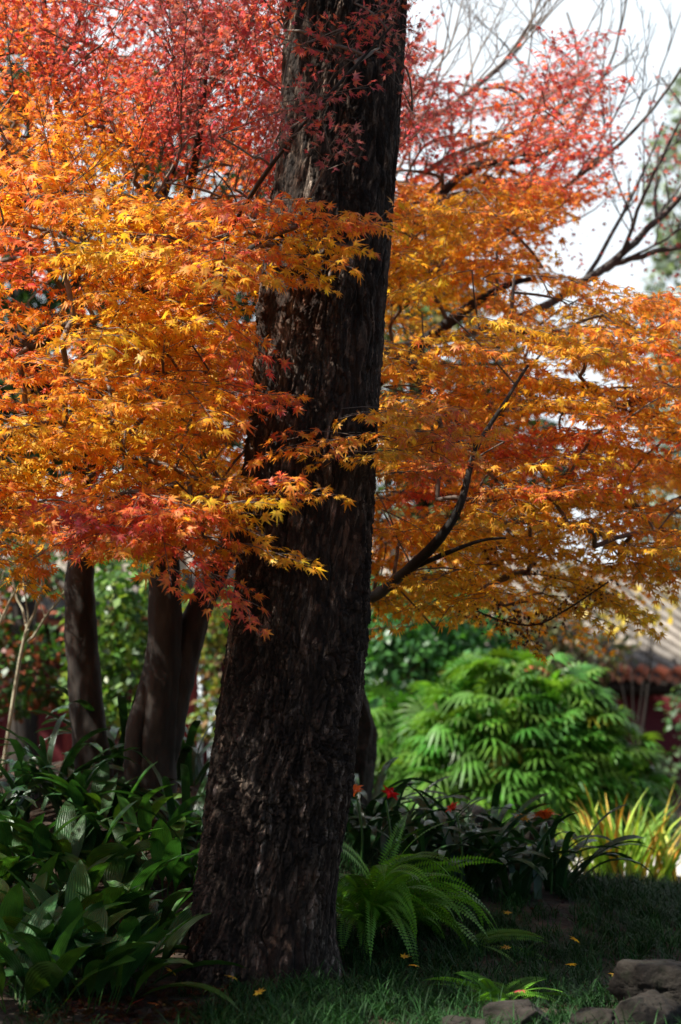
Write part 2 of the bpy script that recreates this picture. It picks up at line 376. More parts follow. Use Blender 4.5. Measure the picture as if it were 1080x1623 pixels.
F = np.stack([i + j, i + k, i + Mth + k, i + Mth + j], -1).reshape(-1, 4)
tx0 = float(trunk_axis(0.)[0])
pine = thing('pine_tree', 'massive old tree with deeply furrowed dark bark, leaning slightly right in the centre', 'tree', (tx0, TY, 0))
def at_root(root, V): return np.asarray(V) - np.array(root.location)
pal = np.clip((c1 - .80) / .2, 0, 1) * 1.5 + np.clip((c2 - .84) / .16, 0, 1) * 1.7; bt = .62 * (.5 + .5 * c1 + .5 * c2 + 1.5 * pal)[..., None] * (np.array([1.08, .98, .9]) + pal[..., None] * np.array([-.03, .0, .03]))
mb = MB(); mb.add(at_root(pine, V), F, bt.reshape(-1, 3)); mb.build('trunk', M_bark, pine, smooth=True)

# its limbs and crown, above the frame
mbl = MB(); mbc = MB()
for k in range(28):
    z0 = rng.uniform(5.6, 11.8); a = rng.uniform(0, 2 * math.pi); L = (3.4 - (z0 - 5.6) * .38) * rng.uniform(.7, 1.1)
    if k >= 20: z0 = rng.uniform(5.3, 6.2); a = math.pi + rng.uniform(.55, 1.05); L = rng.uniform(3.4, 4.3)  # low front limbs added out of view to shade the rocks
    x0, r0 = trunk_axis(z0); b = np.array([x0, TY, z0]); d = np.array([math.cos(a), math.sin(a), .18])
    pts = [b, b + d * L * .5 + UP * .1, b + d * L + UP * rng.uniform(-.2, .3)]
    pl = smooth_line(pts, 8); tube(mbl, at_root(pine, pl), np.linspace(.055, .012, 8), 5)
    for u in np.linspace(.35, 1, 8):
        c = b + d * L * u
        n = 30 if k < 20 else 60; pp = c + rng.normal(0, 1, (n, 3)) * np.array([.38, .38, .16])
        axs = nrm(rng.normal(0, 1, (n, 3)) + np.array([0, 0, .2])); nn = nrm(np.cross(axs, rng.normal(0, 1, (n, 3))))
        s = rng.uniform(.09, .16, (n, 1)); w = np.cross(axs, nn) * s * .28
        V4 = np.stack([pp, pp + axs * s * .5 + w, pp + axs * s, pp + axs * s * .5 - w], 1)
        mbc.add(at_root(pine, V4.reshape(-1, 3)), np.arange(4 * n).reshape(n, 4), np.repeat(rng.uniform(.6, 1.4, (n, 1)) * np.ones(3), 4, 0))
mbl.build('limbs', M_maple_bark, pine, smooth=True)
mbc.build('crown', M_needle, pine)

# ------------------------------------------------------------------ maple leaves and sprays
def maple_templates():
    out = []
    for q, (droop, cup) in enumerate(((.10, .05), (.28, .0), (.2, .18), (.45, .1), (.65, .3), (.15, -.2))):
        ang = np.radians([0, 38, -38, 76, -76, 122, -122]); ln = np.array([1, .93, .93, .74, .74, .42, .42]) * np.random.default_rng(q).uniform(.82, 1.08, 7); ang = ang + np.random.default_rng(q + 50).normal(0, .07, 7)
        order = np.argsort(ang); ang, ln = ang[order], ln[order]
        V = [(0, 0, 0)]; F = []
        mids = (ang[:-1] + ang[1:]) / 2
        first = -RAD(160); last = RAD(160)
        notch = np.concatenate([[first], mids, [last]]); nr = np.concatenate([[.13], np.full(6, .34), [.13]])
        nr[[1, 6]] = .24
        def pt(a, r): return (r * math.sin(a), r * math.cos(a), cup * abs(math.sin(a)) * r - droop * r * r)
        for a, r in zip(notch, nr): V.append(pt(a, r))
        for a, r in zip(ang, ln): V.append(pt(a, r))
        for k in range(7): F.append((0, 1 + k, 9 + k, 2 + k))
        V = np.array(V, float); out.append((V * .55, np.array(F)))
    return out
MAPLE = maple_templates()

STOPS_T = np.array([0, .2, .4, .6, .8, 1.0])
STOPS_C = np.array([(.87, .57, .045), (.90, .47, .036), (.88, .31, .04), (.85, .19, .075), (.64, .085, .082), (.42, .135, .125)])
HUES = np.array([(100, 80, .85), (300, 80, .97), (300, 210, .97), (450, 200, .95), (560, 120, .97), (560, 230, .9), (20, 220, .52), (20, 110, .68), (90, 260, .45), (150, 300, .22), (150, 370, .12),
    (400, 320, .6), (550, 350, .48), (480, 430, .1), (40, 420, .62), (60, 330, .5), (300, 400, .45), (290, 470, .2), (200, 520, .2), (100, 570, .4), (20, 560, .45), (300, 620, .33), (420, 630, .68),
    (200, 700, .12), (310, 740, .1), (50, 720, .12), (230, 825, .78), (110, 825, .72), (340, 820, .64), (450, 780, .3), (450, 890, .15), (350, 960, .75), (30, 880, .25), (220, 890, .22), (20, 800, .45),
    (680, 150, .95), (700, 250, .88), (850, 200, .88), (930, 130, .92), (750, 300, .35), (700, 350, .22), (850, 330, .45), (920, 260, .8), (700, 500, .1), (660, 430, .1), (850, 450, .3), (800, 560, .3),
    (950, 540, .28), (1020, 620, .5), (720, 690, .52), (690, 745, .64), (800, 735, .56), (620, 690, .25), (900, 700, .45), (1060, 700, .42), (750, 850, .07), (900, 850, .1), (700, 950, .06), (1000, 770, .4),
    (1040, 900, .2), (950, 930, .12), (830, 1010, .1), (900, 610, .3), (1000, 430, .35), (1060, 250, .95), (960, 330, .6)], float)
def hue_t(p):
    q = proj(p); d2 = ((q[:, None, 0] - HUES[None, :, 0]) ** 2 + (q[:, None, 1] - HUES[None, :, 1]) ** 2) + 900.
    w = d2 ** -1.55
    t = (w * HUES[None, :, 2]).sum(1) / w.sum(1)
    return t - .46 * t * (1 - t)
def leaf_cols(t, r):
    t = np.clip(t, 0, 1)
    c = np.stack([np.interp(t, STOPS_T, STOPS_C[:, k]) for k in range(3)], 1)
    return c * r.uniform(.75, 1.15, (len(t), 1))

def spray(base, d, L, droop, r, size, dens=1., wid=.55, up=0.):
    """one flat maple spray: an axis, side twigs left and right of it, leaves in pairs along every twig"""
    d = nrm(d); side = np.cross(d, UP); side = nrm(side) if np.linalg.norm(side) > .05 else np.array([1., 0, 0])
    t = np.linspace(0, 1, 7)[:, None]
    axis = base + d * L * t - UP * droop * L * t ** 2
    tw = [(axis, d)]
    n = max(4, int(L / .075))
    for i in range(n):
        tp = .1 + .86 * i / n; s = 1 if i % 2 else -1
        ln = L * wid * (1.05 - tp * .75) * r.uniform(.65, 1.1)
        dd = nrm(d * .8 + side * s * r.uniform(.5, 1.0) + UP * (r.uniform(-.12, .2) + up))
        u = np.linspace(0, 1, 4)[:, None]; b = base + d * L * tp - UP * droop * L * tp ** 2
        tw.append((b + dd * ln * u - UP * droop * 1.1 * ln * u ** 2, dd))
    lp, la, twigs = [], [], []
    for pts, dd in tw:
        ln = np.linalg.norm(pts[-1] - pts[0]); k = max(2, int(ln / (size * .52) * dens)); twigs.append(pts)
        sd = np.cross(dd, UP); sd = nrm(sd) if np.linalg.norm(sd) > .05 else side
        for f in np.linspace(.22, 1, k):
            x = f * (len(pts) - 1); i0 = min(int(x), len(pts) - 2); p = pts[i0] + (pts[i0 + 1] - pts[i0]) * (x - i0)
            for s in (-1, 1):
                if r.random() < .12: continue
                a = nrm(dd * r.uniform(.2, 1) + sd * s * r.uniform(.3, 1.1) - UP * r.uniform(-.1, 1.0))
                lp.append(p + a * r.uniform(.012, .035)); la.append(a)
        a = nrm(dd - UP * r.uniform(.1, .7)); lp.append(pts[-1] + a * .015); la.append(a)
    return np.array(lp), np.array(la), twigs

def add_leaves(mb, pos, axs, cols, size, r, rough=.55, tips=None):
    n = len(pos); nn = UP + r.normal(0, rough, (n, 3)) + np.array([0, -.25, 0]); nn = nrm(nn - axs * (nn * axs).sum(1, keepdims=True)); xx = np.cross(axs, nn)
    s = size * r.uniform(.55, 1.25, n); tips = cols if tips is None else tips
    pick = r.integers(0, len(MAPLE), n)
    for k, (TV, TF) in enumerate(MAPLE):
        m = pick == k; c = int(m.sum())
        if not c: continue
        V = pos[m][:, None] + s[m][:, None, None] * (TV[None, :, 0, None] * xx[m][:, None] + TV[None, :, 1, None] * axs[m][:, None] + TV[None, :, 2, None] * nn[m][:, None])
        F = (np.arange(c)[:, None, None] * len(TV) + TF[None]).reshape(-1, 4)
        tipw = np.zeros(len(TV)); tipw[9:] = 1; tipw[1:9] = .25
        cc = cols[m][:, None] * (1 - tipw)[None, :, None] + tips[m][:, None] * tipw[None, :, None]
        mb.add(V.reshape(-1, 3), F, cc.reshape(-1, 3))

def in_poly(x, y, poly):
    c = False; n = len(poly); j = n - 1
    for i in range(n):
        xi, yi = poly[i]; xj, yj = poly[j]
        if (yi > y) != (yj > y) and x < (xj - xi) * (y - yi) / (yj - yi) + xi: c = not c
        j = i
    return c

class Maple:
    """grows a maple: explicit trunk and limbs, then every spray joins the nearest wood; branch thickness follows what it carries"""
    def __init__(s, root): s.root = root; s.n = []; s.par = []; s.rad = []; s.sprays = []; s.drawn = []
    def wood(s, pts, r0, r1, n, parent=None, name='limb', draw=True, sides=10):
        pl = smooth_line(pts, n); rr = np.linspace(r0, r1, n)
        if draw:
            mb = MB(); m = n * 4; uu = np.linspace(0, 1, m); vv = np.linspace(0, 1, n); wob = np.stack([np.interp(uu, vv, pl[:, k]) for k in range(3)], 1); wob = smooth_line(wob[::4], m)
            wob = wob + (fbm(wob * 2.3 + 9, 2)[:, None] - .5) * .04; r2 = np.interp(uu, vv, rr)
            tube(mb, wob, r2, sides * 2); Vt = mb.V[0]; cen = np.repeat(wob, sides * 2, 0); off = Vt - cen
            rel = 1 + .30 * (fbm(Vt * np.array([14, 14, 3.5]), 3) - .5) + .22 * (fbm(Vt * np.array([45, 45, 12.]), 2) - .5) + .25 * (fbm(Vt * 5., 2) - .5)
            mb.V = [at_root(s.root, cen + off * rel[:, None])] + [at_root(s.root, v) for v in mb.V[1:]]; mb.build(name, M_maple_bark, s.root, smooth=True)
        i0 = len(s.n)
        for k in range(n):
            s.n.append(pl[k]); s.par.append(i0 + k - 1 if k else (-1 if parent is None else parent)); s.rad.append(rr[k])
        return list(range(i0, i0 + n))
    def nearest(s, p, rise=.0):
        N = np.array(s.n); d = N - p
        cost = np.linalg.norm(d, axis=1) + .6 * np.clip(d[:, 2] + .05, 0, None)     # wood below the spray is preferred
        return int(np.argmin(cost)), float(cost.min())
    def grow(s, sprays, r, crown_mat=M_maple, min_r=.0028, twig_mat=M_twig):
        todo = [dict(x) for x in sprays]
        n0 = len(s.n); links = []
        dist = [s.nearest(x['base'])[1] for x in todo]
        for k in np.argsort(dist):
            x = todo[k]; b = x['base']; i, _ = s.nearest(b); a = np.array(s.n[i]); L = np.linalg.norm(b - a)
            m = max(3, int(L / .12)); u = np.linspace(0, 1, m + 1)[1:, None]
            mid = (a + b) / 2 + UP * L * .12 + r.normal(0, .05, 3) * L
            pts = (1 - u) ** 2 * a + 2 * u * (1 - u) * mid + u ** 2 * b
            last = i
            for p in pts: s.n.append(p); s.par.append(last); s.rad.append(0); last = len(s.n) - 1
            links.append((i, n0, len(s.n) - m, len(s.n)))
            x['end'] = last
        cnt = np.zeros(len(s.n))
        for x in todo: cnt[x['end']] += 1
        for i in range(len(s.n) - 1, n0 - 1, -1):
            if s.par[i] >= 0: cnt[s.par[i]] += cnt[i]
        rad = np.array(s.rad); rad[n0:] = np.clip(.0042 * np.sqrt(np.maximum(cnt[n0:], 1)), .003, .012)
        N = np.array(s.n); mbb = MB()
        for (i, _, a, b) in links:
            pl = np.vstack([N[i], N[a:b]]); rr = np.concatenate([[min(rad[a], max(rad[i], .004))], rad[a:b]])
            tube(mbb, at_root(s.root, pl), rr, 5)
        mbc = MB(); tot = 0
        for x in todo:
            lp, la, tw = spray(x['base'], x['d'], x['L'], x.get('droop', .18), r, x['size'], x.get('dens', 1), x.get('wid', .55), x.get('up', 0))
            for k, t in enumerate(tw): tube(mbb, at_root(s.root, t), np.linspace(.0032 if k == 0 else .0022, .0012, len(t)), 3, cap=False)
            axx, arr = trunk_axis(lp[:, 2]); keep = np.hypot(lp[:, 0] - axx, lp[:, 1] - TY) > arr + .07
            keep &= r.random(len(lp)) < x.get('fill', 1)
            lp, la = lp[keep], la[keep]
            if len(lp) == 0: continue
            tt = hue_t(lp) + r.normal(0, .065, len(lp)) + r.normal(0, .10) + x.get('dt', 0)
            add_leaves(mbc, at_root(s.root, lp), la, leaf_cols(tt, r), x['size'], r, x.get('rough', .55), leaf_cols(tt + r.uniform(-.05, .3, len(tt)), r) * r.uniform(.6, 1.05, (len(tt), 1))); tot += len(lp)
        mbb.build('branches', twig_mat, s.root, smooth=True)
        mbc.build('crown', crown_mat, s.root)
        return tot

def scatter(poly, Y0, Y1, n, center, r, Lr=(.5, .85), size=.075, droop=(.1, .35), **kw):
    """sprays whose middles fill a region of the crown between the depths Y0 and Y1, pointing away from the tree's middle"""
    xs = [p[0] for p in poly]; ys = [p[1] for p in poly]; out = []; pts = []
    tries = 0
    while len(out) < n and tries < n * 60:
        tries += 1
        px, py = r.uniform(min(xs), max(xs)), r.uniform(min(ys), max(ys))
        if not in_poly(px, py, poly): continue
        p = P(px, py, r.uniform(Y0, Y1))
        axx, arr = trunk_axis(p[2])
        if math.hypot(p[0] - axx, p[1] - TY) < arr + .3: continue
        if pts and np.min(np.linalg.norm((np.array(pts) - p) * np.array([1, .6, 1.6]), axis=1)) < kw.get('gap', .22): continue
        pts.append(p)
        a = math.atan2(p[1] - center[1], p[0] - center[0]) + r.normal(0, .7); e = r.normal(kw.get('el', .05), .26)
        d = np.array([math.cos(a) * math.cos(e), math.sin(a) * math.cos(e), math.sin(e)]); L = r.uniform(*Lr)
        out.append(dict(base=p - d * L * .5, d=d, L=L, size=size, droop=r.uniform(*droop), **{k: v for k, v in kw.items() if k in ('dens', 'wid', 'up', 'fill', 'dt', 'rough')}))
    return out

def explicit(items, size=.075, **kw):
    out = []
    for (x0, y0, Y0, x1, y1, Y1) in items:
        b, t = P(x0, y0, Y0), P(x1, y1, Y1); dr = .15; L = np.linalg.norm(t - b)
        d = nrm(t - b + UP * dr * L); out.append(dict(base=b, d=d, L=L, size=size, droop=dr, **kw))
    return out

LG = 'maple trees around the big trunk'
# --- tree with the single straight trunk at the left
ra = np.random.default_rng(11)
b0 = P(152, 1215, 10.2); b0[2] = ground_z(b0[0], b0[1]) - .05
mA = thing('maple_tree', 'maple with one straight slim dark trunk at the left, red and orange crown', 'tree', b0, 0, LG)
A = Maple(mA)
tr = A.wood([b0, P(142, 1150, 10.2), P(132, 1000, 10.2), P(131, 870, 10.2), P(133, 740, 10.15), P(150, 600, 10.1)], .100, .05, 24, name='trunk', sides=16)
lA = [A.wood([P(133, 770, 10.15), P(110, 720, 9.9), P(40, 560, 9.2), P(-60, 470, 8.8)], .05, .022, 14, tr[15]),
      A.wood([P(150, 600, 10.1), P(120, 430, 9.9), P(95, 200, 9.7), P(60, -80, 9.6)], .036, .010, 16, tr[23]),
      A.wood([P(150, 610, 10.1), P(215, 470, 9.8), P(300, 300, 9.4), P(330, 60, 9.2), P(300, -150, 9.2)], .034, .009, 18, tr[22]),
      A.wood([P(0, 518, 8.3), P(30, 535, 8.25), P(52, 552, 8.2), P(100, 520, 8.05), P(118, 508, 7.95)], .027, .014, 10, None)]
A.par[lA[3][0]] = lA[0][9]
cA = P(140, 520, 10.0)
sA = []
sA += scatter([(-420, -200), (250, -200), (250, 250), (60, 320), (-420, 320)], 8.6, 11.4, 115, cA, ra, (.5, .8), .056, (-.1, .12), el=.75, up=.3, dens=1.0, fill=.95, wid=.48, rough=.8, gap=.13)
sA += scatter([(-60, -60), (420, -60), (440, 290), (160, 300), (-60, 200)], 7.9, 9.8, 80, cA, ra, (.5, .85), .050, (-.1, .1), el=.95, up=.35, dens=1.0, fill=.92, wid=.42, rough=.9, gap=.13)
sA += scatter([(-420, 250), (150, 250), (260, 420), (200, 880), (-60, 900), (-420, 800)], 8.0, 11.0, 85, cA, ra, (.45, .8), .075, gap=.19)
sA += scatter([(-40, 230), (240, 260), (300, 450), (230, 760), (-40, 800)], 7.5, 8.6, 44, cA, ra, (.4, .7), .078, gap=.18)
sA += scatter([(-1650, -420), (-640, -420), (-560, 600), (-1650, 600)], 5.4, 9.6, 130, cA, ra, (.6, .95), .10, gap=.2)  # unseen foliage added beyond the left edge to shade the bank
sA += scatter([(-430, 590), (-60, 590), (-60, 800), (-430, 800)], 6.6, 7.6, 40, cA, ra, (.45, .7), .08, gap=.14)  # added out-of-view sprays that keep sun off the lower trunk and bank
sA += explicit([(-80, 830, 8.2, 60, 900, 7.8), (-60, 800, 8.2, 70, 840, 7.7), (-40, 870, 8.4, 50, 935, 8.0), (-70, 760, 8.3, 40, 790, 7.7), (-30, 700, 8.5, 110, 720, 7.8)])
nA = A.grow(sA, ra)

# --- forked tree beside it
rb = np.random.default_rng(23)
b1 = P(246, 1262, 9.9); b1[2] = ground_z(b1[0], b1[1]) - .05
mB = thing('maple_tree', 'forked dark maple between the straight maple and the big trunk, yellow and orange leaves', 'tree', b1, 0, LG)
B = Maple(mB)
tr = B.wood([b1, P(250, 1180, 9.9), P(262, 1050, 9.9), P(264, 900, 9.9), P(258, 780, 9.85), P(240, 640, 9.8), P(236, 560, 9.8)], .108, .045, 26, name='trunk', sides=16)
s2 = B.wood([P(252, 1215, 9.92), P(283, 1090, 9.95), P(305, 1000, 10.0), P(345, 900, 10.1), P(400, 770, 10.2), P(450, 600, 10.3)], .088, .045, 24, tr[3], name='stem', sides=14)
s3 = B.wood([b1 + np.array([-.09, -.02, 0]), P(216, 1170, 9.86), P(238, 1090, 9.9), P(252, 1010, 9.92)], .065, .04, 12, tr[2], name='stem', sides=12)
lB = [B.wood([P(258, 790, 9.85), P(180, 690, 9.4), P(150, 640, 9.0), P(120, 600, 8.6)], .035, .014, 12, tr[17]),
      B.wood([P(240, 640, 9.8), P(285, 500, 9.2), P(325, 455, 8.6), P(420, 380, 8.0), P(470, 360, 7.6)], .04, .010, 16, tr[22]),
      B.wood([P(236, 560, 9.8), P(235, 400, 9.9), P(300, 200, 9.9), P(400, 20, 9.8), P(430, -160, 9.8)], .034, .009, 16, tr[25]),
      B.wood([P(350, 890, 10.1), P(370, 800, 9.4), P(330, 790, 8.6), P(300, 800, 8.0)], .03, .012, 12, s2[13]),
      B.wood([P(430, 660, 10.3), P(480, 450, 10.2), P(540, 200, 10.0), P(570, -100, 9.8)], .034, .009, 16, s2[21]),
      B.wood([P(252, 850, 9.88), P(200, 800, 9.2), P(160, 810, 8.4)], .03, .012, 10, tr[14])]
lB.append(B.wood([P(325, 455, 8.6), P(385, 330, 7.75), P(470, 210, 7.36), P(560, 110, 7.30), P(640, 20, 7.34)], .011, .004, 14, lB[1][7])); cB = P(300, 520, 9.9)
sB = []
sB += scatter([(210, -120), (660, -120), (640, 290), (400, 330), (210, 280)], 8.6, 11.4, 125, cB, rb, (.5, .8), .052, (-.1, .12), el=.85, up=.32, dens=1.0, fill=.95, wid=.45, rough=.9, gap=.12)
sB += scatter([(430, -60), (650, -60), (640, 150), (560, 260), (430, 250)], 7.2, 7.55, 16, cB, rb, (.3, .5), .055, (-.1, .15), el=.3, up=.2, dens=.8, fill=.7, wid=.4, rough=.9, gap=.14)
sB += scatter([(200, 300), (420, 300), (520, 350), (420, 470), (390, 640), (380, 860), (200, 880)], 8.4, 11.2, 90, cB, rb, (.45, .8), .075, gap=.19)
sB += scatter([(200, 300), (420, 310), (470, 400), (400, 440), (370, 640), (340, 860), (120, 870), (160, 500)], 7.35, 8.4, 52, cB, rb, (.4, .7), .078, gap=.18)
sB += explicit([(370, 410, 7.7, 640, 345, 7.35), (400, 400, 7.6, 555, 425, 7.35), (360, 440, 7.7, 500, 450, 7.4), (330, 380, 7.7, 520, 345, 7.4), (400, 350, 7.65, 600, 360, 7.3), (420, 380, 7.6, 580, 400, 7.35), (380, 330, 7.7, 500, 320, 7.35), (350, 400, 7.6, 470, 410, 7.3), (440, 400, 7.55, 520, 455, 7.35), (380, 620, 7.7, 440, 650, 7.4), (380, 780, 7.6, 470, 760, 7.35),
                (310, 650, 7.8, 445, 625, 7.4), (260, 600, 7.9, 400, 640, 7.5),
                (300, 800, 7.7, 530, 785, 7.35), (320, 850, 7.6, 490, 900, 7.35), (290, 870, 7.6, 405, 985, 7.4), (280, 880, 7.6, 350, 970, 7.4), (250, 800, 7.7, 410, 850, 7.4),
                (170, 790, 7.5, 60, 825, 7.15), (220, 800, 7.5, 130, 880, 7.2), (280, 810, 7.5, 200, 870, 7.15), (250, 820, 7.5, 270, 920, 7.2), (300, 760, 7.7, 400, 770, 7.45), (160, 795, 7.55, 290, 835, 7.15), (60, 795, 7.6, 180, 845, 7.2), (200, 780, 7.5, 310, 815, 7.1), (330, 800, 7.5, 230, 825, 7.1), (120, 800, 7.5, 40, 850, 7.2)])
nB = B.grow(sB, rb)

# --- tree hidden behind the big trunk, whose crown fills the right
rc = np.random.default_rng(37)
b2 = P(470, 1240, 11.2); b2[2] = ground_z(b2[0], b2[1]) - .05
mC = thing('maple_tree', 'maple rising behind the big trunk, its amber and orange crown spreading to the right', 'tree', b2, 0, LG)
Cc = Maple(mC)
tr = Cc.wood([b2, P(480, 1100, 11.2), P(505, 950, 11.2), P(530, 800, 11.2), P(548, 650, 11.2), P(560, 500, 11.2)], .11, .06, 24, name='trunk', sides=14)
lC = [Cc.wood([P(510, 960, 11.2), P(590, 945, 10.0), P(640, 908, 9.0), P(690, 862, 8.65), P(722, 815, 8.6), P(735, 780, 8.6), P(752, 715, 8.7), P(800, 640, 8.9), P(850, 560, 9.2)], .030, .007, 26, tr[10]),
      Cc.wood([P(640, 908, 9.0), P(690, 885, 8.75), P(760, 857, 8.7), P(815, 850, 8.8)], .014, .005, 10, None),
      Cc.wood([P(548, 650, 11.2), P(650, 560, 11.0), P(740, 490, 10.9), P(800, 455, 10.9), P(850, 440, 10.9)], .045, .012, 18, tr[18]),
      Cc.wood([P(552, 600, 11.2), P(640, 400, 11.3), P(740, 270, 11.4), P(850, 250, 11.5), P(930, 200, 11.5)], .04, .010, 18, tr[20]),
      Cc.wood([P(548, 700, 11.2), P(680, 640, 11.3), P(840, 650, 11.3), P(1000, 640, 11.2), P(1150, 600, 11.2)], .042, .012, 20, tr[16]),
      Cc.wood([P(530, 830, 11.2), P(660, 780, 11.6), P(830, 800, 11.6), P(1000, 800, 11.5), P(1130, 820, 11.4)], .04, .012, 20, tr[13]),
      Cc.wood([P(752, 705, 8.7), P(660, 700, 8.4), P(600, 690, 8.2), P(560, 690, 7.6)], .014, .006, 8, None)]
Cc.par[lC[1][0]] = lC[0][8]; Cc.par[lC[6][0]] = lC[0][20]
cC = P(600, 700, 11.2)
sC = []
sC += scatter([(620, 60), (720, 160), (760, 240), (790, 140), (930, 70), (950, 200), (930, 300), (760, 300), (640, 310), (560, 100)], 10.4, 12.4, 75, cC, rc, (.45, .75), .064, (0, .2), el=.35, up=.15, dens=.9, fill=.85, gap=.16)
sC += scatter([(600, 280), (900, 270), (850, 340), (800, 400), (760, 460), (590, 460)], 9.6, 12.3, 54, cC, rc, (.45, .8), .075, gap=.18)
sC += scatter([(590, 420), (780, 430), (900, 410), (1020, 430), (1200, 520), (1250, 860), (1000, 880), (980, 920), (900, 960), (720, 960), (570, 940)], 9.2, 12.3, 165, cC, rc, (.5, .85), .075, gap=.17)
sC += scatter([(620, 480), (780, 470), (980, 470), (1080, 560), (1100, 860), (960, 880), (880, 940), (640, 930)], 8.75, 9.8, 60, cC, rc, (.45, .75), .075, gap=.19)
sC += explicit([(720, 690, 8.3, 475, 715, 7.4), (700, 670, 8.3, 580, 660, 7.5), (690, 720, 8.4, 560, 735, 7.5), (800, 700, 8.6, 640, 700, 8.0), (760, 740, 8.8, 640, 760, 8.2),
                (860, 940, 9.6, 960, 1000, 9.2), (800, 960, 9.6, 850, 1030, 9.3), (700, 930, 9.8, 640, 990, 9.5), (760, 940, 9.8, 720, 990, 9.5), (600, 930, 10, 600, 1000, 9.8), (880, 930, 9.8, 980, 960, 9.5),
                (980, 880, 9.6, 1100, 925, 9.2), (1020, 860, 9.6, 1060, 930, 9.3)])
nC = Cc.grow(sC, rc)
print('maple leaves', nA, nB, nC)


# ------------------------------------------------------------------ bare limbs against the sky (upper right)
def bare(mb, pts, r0, r1, r, kids, level, n=16):
    """a leafless limb with side branches that turn upward"""
    pl = smooth_line(pts, n); L = np.linalg.norm(np.diff(pl, axis=0), axis=1).sum()
    pl = pl + r.normal(0, .006, pl.shape) * min(1, L); rr = np.linspace(r0, r1, n)
    tube(mb, pl, rr, 7 if level == 0 else 5 if level == 1 else 4)
    if level > 2: return
    for k in range(kids):
        f = r.uniform(.18, .97); x = f * (n - 1); i = min(int(x), n - 2); p = pl[i] + (pl[i + 1] - pl[i]) * (x - i); t = nrm(pl[i + 1] - pl[i])
        d = nrm(t * r.uniform(.5, 1.1) + nrm(r.normal(0, 1, 3) * np.array([1, .7, .8])) * .75 + UP * .35)
        ln = L * r.uniform(.22, .48) * (1.15 - f * .6)
        d2 = nrm(d + UP * .35 + r.normal(0, .25, 3)); q1 = p + d * ln * .5
        bare(mb, [p, q1, q1 + d2 * ln * .5], rr[i] * .6, max(.0022, r1 * .35), r, max(2, kids // 2 + 1), level + 1, 8)

rr_ = np.random.default_rng(5)
for pts, r0, r1, kids in (([P(556, 560, 11.2), P(590, 350, 11.6), P(640, 218, 11.8), P(700, 175, 11.9), P(770, 125, 12.0), P(830, 60, 12.1), P(870, -30, 12.2)], .024, .007, 8),
                          ([P(556, 540, 11.2), P(620, 330, 11.6), P(720, 246, 11.8), P(800, 215, 11.9), P(870, 185, 12), P(908, 145, 12), P(918, 95, 12), P(900, 20, 12)], .021, .006, 8),
                          ([P(560, 420, 11.3), P(640, 200, 11.5), P(672, 130, 11.6), P(712, 80, 11.7), P(740, -40, 11.8)], .014, .004, 5)):
    mb = MB(); bare(mb, pts, r0, r1, rr_, kids, 0); V = mb.V; mb.V = [at_root(mC, v) for v in V]; mb.build('limb', M_pale_bark, mC, smooth=True)

def plain_tree(name, label, base, group=None, cat='tree'):
    return thing(name, label, cat, base, 0, group)

for pts, r0, r1, kids in (([P(556, 560, 11.2), P(680, 545, 11.9), P(830, 500, 12.3), P(930, 445, 12.4), P(985, 405, 12.4), P(1020, 372, 12.4), P(1080, 312, 12.4), P(1180, 230, 12.3)], .034, .018, 6),
                          ([P(930, 445, 12.4), P(985, 414, 12.4), P(1080, 388, 12.3), P(1200, 330, 12.2)], .024, .013, 6),
                          ([P(556, 540, 11.2), P(700, 420, 11.9), P(850, 330, 12.3), P(945, 255, 12.4), P(1010, 205, 12.4), P(1080, 112, 12.3), P(1140, 10, 12.3)], .022, .006, 7),
                          ([P(850, 330, 12.3), P(905, 210, 12.5), P(975, 80, 12.6), P(1000, -60, 12.7)], .014, .006, 6),
                          ([P(985, 405, 12.4), P(1030, 290, 12.2), P(1075, 200, 12.1), P(1130, 80, 12)], .014, .006, 6),
                          ([P(985, 405, 12.4), P(1002, 350, 12.3), P(972, 265, 12.3), P(965, 130, 12.3)], .009, .004, 4)):
    mb = MB(); bare(mb, pts, r0, r1, rr_, kids, 0); mb.V = [at_root(mC, v) for v in mb.V]; mb.build('limb', M_dark_limb, mC, smooth=True)
# the few dark red leaves those limbs still hold
mbc = MB(); pp = []
for (x, y, s_, k) in ((1050, 240, 40, 200), (1010, 330, 45, 70), (930, 250, 60, 80), (1060, 420, 30, 60), (900, 380, 30, 60)):
    for q in range(k): pp.append(P(rr_.normal(x, s_), rr_.normal(y, s_ * 1.2), rr_.uniform(11.9, 12.6)))
pp = np.array(pp); aa = nrm(rr_.normal(0, 1, pp.shape) - UP * .6)
add_leaves(mbc, at_root(mC, pp), aa, leaf_cols(np.full(len(pp), .92) + rr_.normal(0, .08, len(pp)), rr_), .05, rr_, .9); mbc.build('sparse_crown', M_maple, mC)

# withered dark leaf clusters hanging at the lower edge of the amber crown
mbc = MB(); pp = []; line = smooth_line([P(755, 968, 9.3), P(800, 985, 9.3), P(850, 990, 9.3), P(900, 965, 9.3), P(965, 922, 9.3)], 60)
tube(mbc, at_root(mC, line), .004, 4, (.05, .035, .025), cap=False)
for k in range(260):
    pp.append(line[rr_.integers(0, 60)] + rr_.normal(0, 1, 3) * np.array([.05, .08, .03]))
for (x, y, k) in ((845, 1020, 22), (700, 905, 30), (850, 905, 30), (1000, 640, 40), (930, 620, 20), (780, 870, 25)):
    for q in range(k): pp.append(P(rr_.normal(x, 12), rr_.normal(y, 9), 9.3 + rr_.normal(0, .06)))
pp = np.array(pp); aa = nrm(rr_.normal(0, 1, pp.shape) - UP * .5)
add_leaves(mbc, at_root(mC, pp), aa, np.array([.055, .018, .012]) * rr_.uniform(.5, 1.6, (len(pp), 1)), .036, rr_, 1.2); mbc.build('withered_leaves', M_maple, mC)

